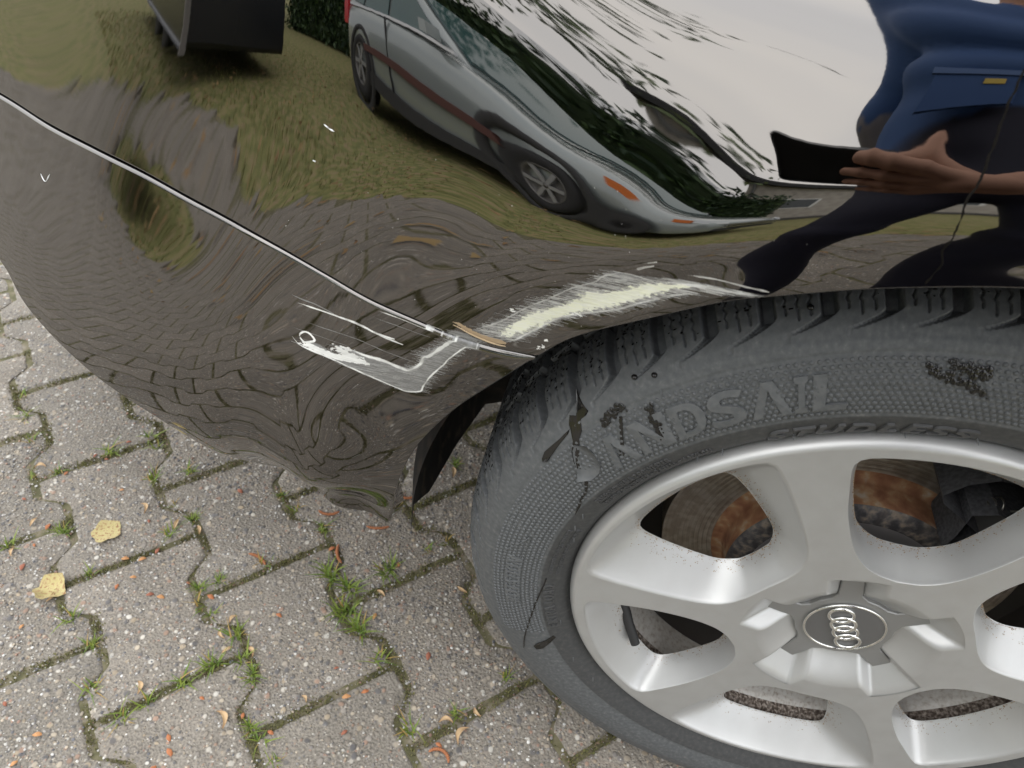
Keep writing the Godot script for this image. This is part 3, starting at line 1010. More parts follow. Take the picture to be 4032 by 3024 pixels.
func build_tyre(wheel: Node3D) -> void:
	var ty := thing_part("tyre", wheel)
	var rubber := mat(Color.WHITE, 0.62)
	rubber.albedo_texture = noise_tex(0.014, [[0.2, lin(0.072, 0.077, 0.081)], [0.5, lin(0.092, 0.098, 0.102)], [0.68, lin(0.105, 0.110, 0.113)], [0.85, lin(0.15, 0.152, 0.15)]], 1024, 81, 7)
	rubber.uv1_triplanar = true
	rubber.uv1_scale = Vector3(13, 13, 13)
	var pr := []
	for i in tyre_prof.size() - 1:
		var a: Array = tyre_prof[i]
		var b: Array = tyre_prof[i + 1]
		var L := Vector2(a[0], a[1]).distance_to(Vector2(b[0], b[1]))
		var c := maxi(int(ceil(L / (0.0011 if i >= 7 and i < 14 else 0.0014 if i < 7 else 0.006))), 1)
		for k in c: pr.append([lerpf(a[0], b[0], float(k) / c), lerpf(a[1], b[1], float(k) / c)])
	pr.append(tyre_prof[-1])
	# smooth the corners of the profile
	for pass_ in 3:
		var sm := pr.duplicate(true)
		for i in range(1, pr.size() - 1):
			sm[i] = [(pr[i - 1][0] + 2.0 * pr[i][0] + pr[i + 1][0]) * 0.25, (pr[i - 1][1] + 2.0 * pr[i][1] + pr[i + 1][1]) * 0.25]
		pr = sm
	var A := PackedFloat32Array()
	var fine := 1700
	for i in fine: A.append(deg_to_rad(lerpf(84.0, 262.0, float(i) / fine)))
	for i in 161: A.append(deg_to_rad(lerpf(262.0, 444.0, i / 160.0)))
	var P := PackedVector3Array()
	var nv := pr.size()
	P.resize(A.size() * nv)
	var pn := []
	for j in nv:
		var a: Array = pr[maxi(j - 1, 0)]
		var b: Array = pr[mini(j + 1, nv - 1)]
		var t := Vector2(b[0] - a[0], b[1] - a[1]).normalized()
		pn.append(Vector2(-t.y, t.x))
	var pitch := deg_to_rad(6.3)
	for i in A.size():
		var th := A[i]
		var ph := fposmod(rad_to_deg(th) - 113.8, 6.3)
		for j in nv:
			var r: float = pr[j][0]
			var z: float = pr[j][1]
			var d := 0.0
			if z > -0.012 and r > 0.2615 and r < 0.3095: d -= 0.0006 * smoothstep(0.2615, 0.2625, r) * (1.0 - smoothstep(0.3085, 0.3095, r))
			if r > 0.312 and r < 0.3165 and z > -0.02: d += 0.0004 * (1.0 - absf(r - 0.3142) / 0.0022)
			if r > 0.3165:
				# grooves between the shoulder blocks run out into a curl on the side wall
				var depth := z
				var tail := clampf((0.3285 - r) / 0.0085, 0.0, 1.0) if z > -0.025 else 0.0
				var c := ph - 3.15 - 4.6 * pow(tail, 1.6)
				c = fposmod(c + 3.15, 6.3) - 3.15
				var half := lerpf(0.95, 0.30, pow(tail, 0.7))
				var dep := lerpf(0.0085, 0.0004, pow(tail, 0.7))
				var g := 1.0 - smoothstep(half * 0.62, half * 1.0, absf(c))
				d -= dep * g
				# the thin cuts across each block
				if r > 0.3262 and g < 0.02 and z > -0.2:
					var zig := 0.0
					if z < -0.016: zig = 0.16 * (absf(fposmod(z * 260.0, 2.0) - 1.0) * 2.0 - 1.0)
					for k in 3:
						var e := absf(fposmod(ph - 3.15 - (1.85 + 1.28 * k) + zig + 3.15, 6.3) - 3.15)
						var start := -0.0100 - 0.0018 * float((k * 2 + 1) % 3)
						if e < 0.14 and z < start: d -= 0.0030 * (1.0 - e / 0.14)
			if r > 0.337 and z < -0.05:
				for zc in [-0.062, -0.092, -0.126, -0.158]:
					if absf(z - zc) < 0.005: d -= 0.008
			var n: Vector2 = pn[j]
			var rr := r + n.x * d
			var q := Vector3(cos(th) * rr, sin(th) * rr, z + n.y * d)
			# the tyre stands on the ground and bulges a little there
			var under := -(q.y + WHEEL_Y) + 0.0
			if under > 0.0: q.y = -WHEEL_Y
			var near := smoothstep(-0.12, -WHEEL_Y, q.y) * smoothstep(0.24, 0.3, r) * (1.0 if z > -0.03 else 0.0)
			q.z += 0.006 * near
			P[i * nv + j] = q
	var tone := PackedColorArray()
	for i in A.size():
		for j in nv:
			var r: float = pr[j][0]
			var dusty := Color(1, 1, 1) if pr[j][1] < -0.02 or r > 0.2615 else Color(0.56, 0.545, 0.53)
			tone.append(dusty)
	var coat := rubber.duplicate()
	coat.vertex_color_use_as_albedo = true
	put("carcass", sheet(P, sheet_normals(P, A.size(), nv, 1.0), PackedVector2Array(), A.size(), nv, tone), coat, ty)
	# studded band of small round pimples
	var dot := lathe([[0.0016, -0.0002], [0.00145, 0.0007], [0.0009, 0.00105], [0.0001, 0.0011]], 8, -1.0)
	var T := []
	for k in 11:
		var r := 0.2655 + 0.0039 * k
		var step := rad_to_deg(0.0043 / 0.285)
		var cnt := int(112.0 / step)
		for i in cnt:
			var th := deg_to_rad(88.0 + (i + 0.5 * (k % 2)) * step)
			var p := tyre_at(th, r, -0.0006)
			var n := (tyre_at(th, r, 0.001) - p).normalized()
			var x := Vector3(-sin(th), cos(th), 0)
			var B := Basis(x, n.cross(x), n)
			T.append(Transform3D(B, p))
	multi("pimples", dot, rubber, T, [], ty)
	var raised := mat(Color.WHITE, 0.6)
	raised.albedo_texture = noise_tex(0.03, [[0.3, lin(0.088, 0.094, 0.098)], [0.7, lin(0.115, 0.12, 0.124)]], 512, 91, 6)
	raised.uv1_triplanar = true
	raised.uv1_scale = Vector3(9, 9, 9)
	# the maker's name, letter by letter
	var spans := [["N", 138.2, 132.6], ["D", 132.0, 127.2], ["S", 126.6, 121.8], ["I", 115.6, 114.0], ["L", 113.4, 109.2]]
	for s in spans: letters("letter", s[0], s[1], s[2], 0.2705, 0.0270, 0.0013, raised, ty, 0.012)
	for a in [[144.2, 138.8], [121.3, 116.0]]:
		letters("letter", "Λ", a[0], a[1], 0.2705, 0.0270, 0.0013, raised, ty, 0.008)
	var leaf := PackedVector2Array()
	for p in [[151.2, 281], [149.2, 275], [147.0, 276], [145.6, 281], [144.9, 290], [145.0, 299], [146.4, 304], [147.6, 300], [148.6, 293], [149.6, 287]]: leaf.append(Vector2(p[0], p[1]))
	var tri := Geometry2D.triangulate_polygon(leaf)
	var st := SurfaceTool.new()
	st.begin(Mesh.PRIMITIVE_TRIANGLES)
	for i in range(0, tri.size(), 3):
		for q in [0, 1, 2]:
			st.add_vertex(tyre_at(deg_to_rad(leaf[tri[i + q]].x), leaf[tri[i + q]].y * 0.001, 0.0009))
	for i in leaf.size():
		var a := leaf[i]
		var b := leaf[(i + 1) % leaf.size()]
		quad(st, tyre_at(deg_to_rad(a.x), a.y * 0.001, 0.0009), tyre_at(deg_to_rad(b.x), b.y * 0.001, 0.0009), tyre_at(deg_to_rad(b.x), b.y * 0.001, -0.0006), tyre_at(deg_to_rad(a.x), a.y * 0.001, -0.0006))
	st.generate_normals()
	put("letter", st.commit(), raised, ty)
	var inner_rubber := mat(lin(0.060, 0.061, 0.062), 0.55)
	letters("lettering", "STUDLESS", 120.6, 92.3, 0.2430, 0.0108, 0.0018, inner_rubber, ty, 0.02)
	letters("lettering", "PLIES: SIDEWALL 2 POLYESTER", 153.6, 136.6, 0.2530, 0.0046, 0.0011, inner_rubber, ty)
	letters("lettering", "TREAD 2 POLYESTER + 2 STEEL + 1 NYLON", 153.6, 129.8, 0.2462, 0.0046, 0.0011, inner_rubber, ty)
	letters("lettering", "MAX.LOAD 775 kg (1709 LBS)", 178.8, 163.6, 0.2520, 0.0046, 0.0011, inner_rubber, ty)
	letters("lettering", "MAX.PRESS.340 kPa (50 PSI)", 178.8, 163.2, 0.2455, 0.0046, 0.0011, inner_rubber, ty)
	letters("lettering", "ROTATION", 189.0, 175.6, 0.2800, 0.0135, 0.0008, raised, ty)
	letters("lettering", "EXTRA LOAD", 197.6, 182.6, 0.2495, 0.0092, 0.0012, inner_rubber, ty)
	letters("lettering", "TUBELESS", 84.0, 68.0, 0.2440, 0.0080, 0.0012, inner_rubber, ty)
	var arrow := PackedVector3Array()
	for p in [[175.2, 298], [172.0, 289], [168.8, 281]]: arrow.append(tyre_at(deg_to_rad(p[0]), p[1] * 0.001, 0.0))
	put("arrow_mark", tube(arrow, [0.0007], 6), raised, ty)
	arrow = PackedVector3Array()
	for p in [[168.8, 281], [172.0, 281], [175.4, 283], [175.6, 292]]: arrow.append(tyre_at(deg_to_rad(p[0]), p[1] * 0.001, 0.0))
	put("arrow_mark", tube(arrow, [0.0007], 6), raised, ty)
	# thin rubber hairs left by the mould
	for h in [[117.0, 2445], [128.5, 2432], [133.0, 2440], [101.0, 2405], [91.0, 2430], [158.0, 2560], [162.0, 2540], [166.0, 2480], [196.0, 2470], [131.0, 3095], [210.0, 2520], [219.0, 2500]]:
		var p := tyre_at(deg_to_rad(h[0]), h[1] * 1e-4, 0.0)
		var d := Vector3(0.0008, -0.0022, 0.0042) if h[0] < 150.0 else Vector3(0.001, -0.003, 0.003)
		put("vent_hair", tube(PackedVector3Array([p, p + d * 0.6, p + d]), [0.0005, 0.0004, 0.0002], 6), rubber, ty)


# ---------------------------------------------------------------- ground
const PAVE_O := Vector2(-1.0784, -0.1177)
const PAVE_A := -0.7695
const ROW := 0.150
const LEN := 0.207

func pave(u: float, v: float) -> Vector2:
	return PAVE_O + Vector2(cos(PAVE_A) * u - sin(PAVE_A) * v, sin(PAVE_A) * u + cos(PAVE_A) * v)


# the middle of stone j of row k, in metres along and across the rows
func stone_mid(k: int, j: int) -> Vector2:
	return Vector2(0.175 + ROW * (k - 1), 0.2 + LEN * (j + 0.5) + (0.0 if posmod(k, 2) == 1 else 0.1035))


# one bone shaped stone: broad at both ends, waisted between
func stone_outline(inset: float) -> PackedVector2Array:
	var h := LEN * 0.5 - inset
	var w := ROW * 0.5 - inset
	var d := 0.0155
	var R := [Vector2(w + d, h - 0.003), Vector2(w + d, 0.066), Vector2(w + d - 0.004, 0.060), Vector2(w - d + 0.004, 0.042), Vector2(w - d, 0.036), Vector2(w - d, 0.0)]
	var out := PackedVector2Array([Vector2(w + d - 0.003, h)])
	for p in R: out.append(p)
	for i in range(R.size() - 2, -1, -1): out.append(Vector2(R[i].x, -R[i].y))
	out.append(Vector2(w + d - 0.003, -h))
	var n := out.size()
	for i in range(n - 1, -1, -1): out.append(Vector2(-out[i].x, out[i].y))
	return out


func stone_mesh(seed_: int) -> ArrayMesh:
	var worn := FastNoiseLite.new()
	worn.seed = seed_
	worn.frequency = 34.0
	var base := stone_outline(0.0032)
	var ring := PackedVector2Array()
	for i in base.size():
		var a := base[i]
		var b := base[(i + 1) % base.size()]
		var c := maxi(int(a.distance_to(b) / 0.011), 1)
		for k in c:
			var p := a.lerp(b, float(k) / c)
			ring.append(p * (1.0 + 0.022 * worn.get_noise_2d(p.x, p.y)))
	var rings := []
	for e in [[1.0, -0.035], [1.0, -0.0060], [0.985, -0.0026], [0.955, -0.0007], [0.90, 0.0]]:
		var r := PackedVector3Array()
		for p in ring:
			var k: float = 1.0 - (1.0 - e[0]) * 0.075 / maxf(p.length(), 0.05)
			r.append(Vector3(p.x * k, e[1] + 0.0008 * worn.get_noise_2d(p.x * 3.0, p.y * 3.0 + e[0]), p.y * k))
		rings.append(r)
	var st := SurfaceTool.new()
	st.begin(Mesh.PRIMITIVE_TRIANGLES)
	st.set_smooth_group(1)
	var n := ring.size()
	for q in rings.size() - 1:
		for i in n:
			var i1 := (i + 1) % n
			quad(st, rings[q][i], rings[q][i1], rings[q + 1][i1], rings[q + 1][i])
	var top := PackedVector2Array()
	for p in rings[-1]: top.append(Vector2(p.x, p.z))
	var tri := Geometry2D.triangulate_polygon(top)
	for i in range(0, tri.size(), 3):
		var cw := Geometry2D.is_polygon_clockwise(PackedVector2Array([top[tri[i]], top[tri[i + 1]], top[tri[i + 2]]]))
		for q in ([0, 2, 1] if cw else [0, 1, 2]): st.add_vertex(rings[-1][tri[i + q]])
	st.generate_normals()
	return st.commit()


# washed concrete: small gravel in grey brown mortar, with its relief
func concrete_maps() -> Array:
	var S := 1024
	var base := FastNoiseLite.new()
	base.seed = 5
	base.frequency = 0.006
	base.fractal_octaves = 5
	var grit := FastNoiseLite.new()
	grit.seed = 6
	grit.frequency = 0.16
	grit.fractal_octaves = 3
	var col := PackedFloat32Array()
	col.resize(S * S * 3)
	var hgt := PackedFloat32Array()
	hgt.resize(S * S)
	for y in S:
		for x in S:
			var k := y * S + x
			# made to meet at the borders by mixing with a shifted copy
			var fx := smoothstep(0.8, 1.0, x / float(S))
			var fy := smoothstep(0.8, 1.0, y / float(S))
			var b := lerpf(lerpf(base.get_noise_2d(x, y), base.get_noise_2d(x - S, y), fx), lerpf(base.get_noise_2d(x, y - S), base.get_noise_2d(x - S, y - S), fx), fy)
			var g := grit.get_noise_2d(x, y)
			var v := 0.200 + 0.045 * b + 0.11 * g
			col[k * 3] = v * 1.07
			col[k * 3 + 1] = v * 0.985
			col[k * 3 + 2] = v * 0.865
			hgt[k] = 0.35 + 0.35 * g
	var kinds := [[0.52, 0.50, 0.46], [0.36, 0.30, 0.22], [0.27, 0.25, 0.23], [0.13, 0.13, 0.14], [0.42, 0.37, 0.30], [0.30, 0.20, 0.15], [0.20, 0.19, 0.19], [0.56, 0.55, 0.52], [0.09, 0.09, 0.10], [0.24, 0.21, 0.18], [0.31, 0.28, 0.24]]
	for i in 19000:
		var big := rng.randf()
		var r := lerpf(1.1, 3.2, big * big) if i < 16500 else rng.randf_range(3.0, 6.5)
		var c: Array = kinds[rng.randi() % kinds.size()]
		var bright := rng.randf_range(0.75, 1.2)
		var cx := rng.randi() % S
		var cy := rng.randi() % S
		var el := rng.randf_range(0.7, 1.3)
		var R := int(ceil(r * 1.3))
		for dy in range(-R, R + 1):
			for dx in range(-R, R + 1):
				var e := sqrt(dx * dx * el + dy * dy / el) / r
				if e >= 1.0: continue
				var k := posmod(cy + dy, S) * S + posmod(cx + dx, S)
				var o := clampf((1.0 - e) * 2.5, 0, 1) * 0.85
				for q in 3: col[k * 3 + q] = lerpf(col[k * 3 + q], c[q] * bright, o)
				hgt[k] = maxf(hgt[k], 0.45 + 0.5 * sqrt(1.0 - e * e) * minf(r / 4.0, 1.0))
	var ca := PackedByteArray()
	ca.resize(S * S * 3)
	var ha := PackedByteArray()
	ha.resize(S * S)
	for k in S * S:
		for q in 3: ca[k * 3 + q] = int(255.0 * pow(clampf(col[k * 3 + q], 0.01, 1.0), 1.0 / 2.2))
		ha[k] = int(255.0 * clampf(hgt[k], 0, 1))
	var hi := Image.create_from_data(S, S, false, Image.FORMAT_L8, ha)
	hi.convert(Image.FORMAT_RGBA8)
	hi.bump_map_to_normal_map(3.0)
	return [ImageTexture.create_from_image(Image.create_from_data(S, S, false, Image.FORMAT_RGB8, ca)), ImageTexture.create_from_image(hi)]


func tread_r(z: float) -> float:
	for i in range(8, 15):
		if z <= tyre_prof[i][1] and z >= tyre_prof[i + 1][1]:
			return lerpf(tyre_prof[i][0], tyre_prof[i + 1][0], (z - tyre_prof[i][1]) / (tyre_prof[i + 1][1] - tyre_prof[i][1]))
	return 0.3385


func ground_sheet(called: String, pts: Array, y: float, m: Material) -> MeshInstance3D:
	var poly := PackedVector2Array()
	for p in pts: poly.append(Vector2(p[0], p[1]))
	var tri := Geometry2D.triangulate_polygon(poly)
	var st := SurfaceTool.new()
	st.begin(Mesh.PRIMITIVE_TRIANGLES)
	for i in range(0, tri.size(), 3):
		var cw := Geometry2D.is_polygon_clockwise(PackedVector2Array([poly[tri[i]], poly[tri[i + 1]], poly[tri[i + 2]]]))
		for q in ([0, 2, 1] if cw else [0, 1, 2]):
			st.set_normal(Vector3.UP)
			st.add_vertex(Vector3(poly[tri[i + q]].x, y, poly[tri[i + q]].y))
	var o := put(called, st.commit(), m)
	o.set_meta("kind", "structure")
	return o


func blade_mesh(h: float, w: float, lean: float) -> ArrayMesh:
	var st := SurfaceTool.new()
	st.begin(Mesh.PRIMITIVE_TRIANGLES)
	blade(st, Vector3.ZERO, 0.0, h, w, lean)
	st.generate_normals()
	return st.commit()


func blade(st: SurfaceTool, at: Vector3, turn: float, h: float, w: float, lean: float, c := Color(-1, 0, 0)) -> void:
	var B := Basis(Vector3.UP, turn)
	var pts := []
	for k in 4:
		var t := k / 3.0
		var mid := Vector3(lean * h * t * t, h * t * (1.0 - 0.35 * absf(lean) * t), 0)
		var s := w * 0.5 * (1.0 - t * t * 0.9)
		pts.append([at + B * (mid + Vector3(0, 0, -s)), at + B * (mid + Vector3(0, 0, s))])
	for k in 3:
		for q in [pts[k][0], pts[k + 1][0], pts[k][1], pts[k][1], pts[k + 1][0], pts[k + 1][1]]:
			if c.r >= 0.0: st.set_color(c)
			st.add_vertex(q)


func build_ground() -> void:
	var grass_ground := mat(Color.WHITE, 0.95)
	grass_ground.albedo_texture = noise_tex(0.02, [[0.3, lin(0.13, 0.135, 0.045)], [0.5, lin(0.175, 0.18, 0.055)], [0.64, lin(0.23, 0.205, 0.085)], [0.8, lin(0.26, 0.19, 0.11)]], 512, 101, 5)
	grass_ground.uv1_triplanar = true
	grass_ground.uv1_world_triplanar = true
	grass_ground.uv1_scale = Vector3(0.9, 0.9, 0.9)
	ground_sheet("lawn", [[-150, -150], [150, -150], [150, 150], [-150, 150]], -0.03, grass_ground)
	var soil := mat(Color.WHITE, 0.95)
	soil.albedo_texture = noise_tex(0.03, [[0.3, lin(0.075, 0.072, 0.034)], [0.5, lin(0.115, 0.105, 0.056)], [0.68, lin(0.155, 0.135, 0.09)], [0.85, lin(0.21, 0.185, 0.145)]], 512, 111, 5)
	soil.uv1_triplanar = true
	soil.uv1_world_triplanar = true
	soil.uv1_scale = Vector3(2.2, 2.2, 2.2)
	var edge := [[14, -9], [14, 1.72], [1.0, 1.7], [-1.2, 1.75], [-2.4, 1.7], [-4.0, 1.52], [-5.0, 1.25], [-6.0, 1.02], [-6.6, 0.65], [-6.75, 0.0], [-6.8, -2.0], [-6.8, -9]]
	var pavement := ground_sheet("pavement", edge, -0.0020, soil)
	var poly := PackedVector2Array()
	for p in edge: poly.append(Vector2(p[0], p[1]))
	# stones
	var maps := concrete_maps()
	var tones := []
	for k in 5:
		var m := mat(lin(0.82 + 0.04 * k, 0.80 + 0.037 * k, 0.76 + 0.035 * k), 0.86)
		m.albedo_texture = maps[0]
		m.normal_enabled = true
		m.normal_texture = maps[1]
		m.normal_scale = 1.5
		m.uv1_triplanar = true
		m.uv1_world_triplanar = true
		m.uv1_scale = Vector3(1.45, 1.45, 1.45)
		m.uv1_offset = Vector3(0.17 * k, 0.0, 0.31 * k)
		tones.append(m)
	var meshes := []
	for k in 6: meshes.append(stone_mesh(200 + k))
	var spots := []
	for k in range(-60, 70):
		for j in range(-60, 60):
			var mid := stone_mid(k, j)
			var p := pave(mid.x, mid.y)
			if p.x > -6.7 and p.x < 3.0 and p.y > -3.0 and p.y < 1.75 and Geometry2D.is_point_in_polygon(p, poly):
				spots.append([p.distance_to(Vector2(-0.55, 0.08)), p, k])
	spots.sort_custom(func(a, b): return a[0] < b[0])
	var rest := []
	for i in spots.size():
		var p: Vector2 = spots[i][1]
		var T := Transform3D(Basis(Vector3.UP, -PAVE_A + rng.randf_range(-0.006, 0.006)).rotated(Vector3.RIGHT, rng.randf_range(-0.006, 0.006)), Vector3(p.x, rng.randf_range(-0.0014, 0.0006), p.y))
		if rng.randf() < 0.5: T = T * Transform3D(Basis(Vector3.UP, PI), Vector3.ZERO)
		if i < 290:
			var o := put("paving_stone", meshes[rng.randi() % 6], tones[rng.randi() % 5], pavement)
			o.transform = T
		else:
			rest.append(T)
	multi("paving_field", meshes[0], tones[2], rest, [], pavement)
	# gravel bits standing proud of the worn stones
	var bead := SphereMesh.new()
	bead.radius = 0.5
	bead.height = 1.0
	bead.radial_segments = 7
	bead.rings = 4
	var T := []
	var C := []
	var kinds := [lin(0.50, 0.48, 0.44), lin(0.40, 0.34, 0.26), lin(0.27, 0.25, 0.23), lin(0.12, 0.12, 0.13), lin(0.30, 0.19, 0.14), lin(0.60, 0.59, 0.56), lin(0.33, 0.31, 0.29), lin(0.22, 0.21, 0.20), lin(0.30, 0.26, 0.21)]
	for i in 26000:
		var p := Vector2(rng.randf_range(-1.5, 0.1), rng.randf_range(-0.55, 0.35))
		if i % 3 == 0: p = Vector2(rng.randf_range(-1.1, -0.2), rng.randf_range(-0.4, 0.2))
		var r := lerpf(0.0012, 0.0044, pow(rng.randf(), 2.2))
		T.append(Transform3D(Basis(Vector3.UP, rng.randf() * TAU).scaled(Vector3(r, r * 0.55, r * rng.randf_range(0.7, 1.2))), Vector3(p.x, -0.0002 - r * 0.05, p.y)))
		C.append(kinds[rng.randi() % kinds.size()].srgb_to_linear() * rng.randf_range(0.55, 1.0))
	multi("gravel_bits", bead, vmat(0.6), T, C, pavement)
	# moss in the joints
	var moss := blade_mesh(1.0, 0.5, 0.5)
	T = []
	C = []
	for e in spots.slice(0, 90):
		var ring := stone_outline(0.0005)
		for i in ring.size():
			var a := ring[i]
			var b := ring[(i + 1) % ring.size()]
			for k in int(a.distance_to(b) / 0.0005):
				var q := a.lerp(b, rng.randf()) + Vector2(rng.randfn(0, 0.0042), rng.randfn(0, 0.0042))
				var w: Vector2 = e[1] + Vector2(q.x, q.y).rotated(PAVE_A)
				var thick := wob.get_noise_2d(w.x * 900.0, w.y * 900.0) + 0.35 * wob.get_noise_2d(w.x * 5000.0, w.y * 5000.0)
				var end := 0.25 if absf(q.y) > 0.095 else 0.0
				if thick + end < rng.randf_range(-0.25, 0.35): continue
				var h := rng.randf_range(0.002, 0.0052)
				T.append(Transform3D(Basis(Vector3.UP, rng.randf() * TAU).scaled(Vector3(h * 0.9, h, h * 0.7)), Vector3(w.x, -0.0016, w.y)))
				var g := rng.randf()
				C.append(Color(0.085, 0.088, 0.025).lerp(Color(0.15, 0.14, 0.05), g) if rng.randf() < 0.85 else Color(0.14, 0.105, 0.065))
	multi("joint_moss", moss, vmat(0.9), T, C, pavement)
	# grass and fallen leaves on the verge, seen in the paint
	T = []
	C = []
	var gb := blade_mesh(1.0, 0.12, 0.6)
	for i in 15000:
		var p := Vector2(rng.randf_range(-9.5, 3.0), 1.0 + 3.9 * pow(rng.randf(), 1.3))
		if Geometry2D.is_point_in_polygon(p, poly): p.y += 0.9
		var h := rng.randf_range(0.015, 0.035)
		T.append(Transform3D(Basis(Vector3.UP, rng.randf() * TAU).scaled(Vector3(h, h, h * 2.6)), Vector3(p.x, -0.03, p.y)))
		C.append(Color(0.13, 0.145, 0.045).lerp(Color(0.24, 0.22, 0.075), rng.randf()))
	multi("verge_grass", gb, vmat(0.85), T, C, null).set_meta("label", "short mossy grass of the verge beside the paving")
	var leaf := blade_mesh(1.0, 0.55, 1.1)
	T = []
	C = []
	for i in 1100:
		var p := Vector2(rng.randf_range(-9.0, 2.0), rng.randf_range(1.0, 4.0))
		var s := rng.randf_range(0.03, 0.06)
		T.append(Transform3D(Basis(Vector3.UP, rng.randf() * TAU).rotated(Vector3.RIGHT, rng.randf_range(-1.4, 1.4)).scaled(Vector3(s, s * 0.3, s)), Vector3(p.x, 0.012, p.y)))
		C.append(Color(0.20, 0.11, 0.05).lerp(Color(0.30, 0.21, 0.09), rng.randf()))
	multi("fallen_leaves", leaf, vmat(0.8), T, C, null)
	build_litter()


func count_word(i: int) -> String:
	return ["nearest", "second nearest", "third nearest", "fourth nearest", "fifth nearest", "sixth nearest", "seventh nearest", "eighth nearest", "ninth nearest", "tenth nearest"][i] if i < 10 else "%s nearest" % (["eleventh", "twelfth", "thirteenth", "fourteenth", "fifteenth", "sixteenth", "seventeenth", "eighteenth", "nineteenth", "twentieth", "twenty-first", "twenty-second", "twenty-third", "twenty-fourth", "twenty-fifth", "twenty-sixth", "twenty-seventh", "twenty-eighth", "twenty-ninth", "thirtieth", "thirty-first", "thirty-second", "thirty-third", "thirty-fourth", "thirty-fifth", "thirty-sixth", "thirty-seventh", "thirty-eighth", "thirty-ninth", "fortieth", "forty-first", "forty-second", "forty-third", "forty-fourth", "forty-fifth", "forty-sixth", "forty-seventh", "forty-eighth", "forty-ninth", "fiftieth"][mini(i - 10, 39)])


func by_wheel(pts: Array) -> Array:
	var out := []
	for p in pts: out.append(Vector2(p[0], p[1]))
	out.sort_custom(func(a, b): return a.distance_to(Vector2(-0.2, 0.0)) < b.distance_to(Vector2(-0.2, 0.0)))
	return out


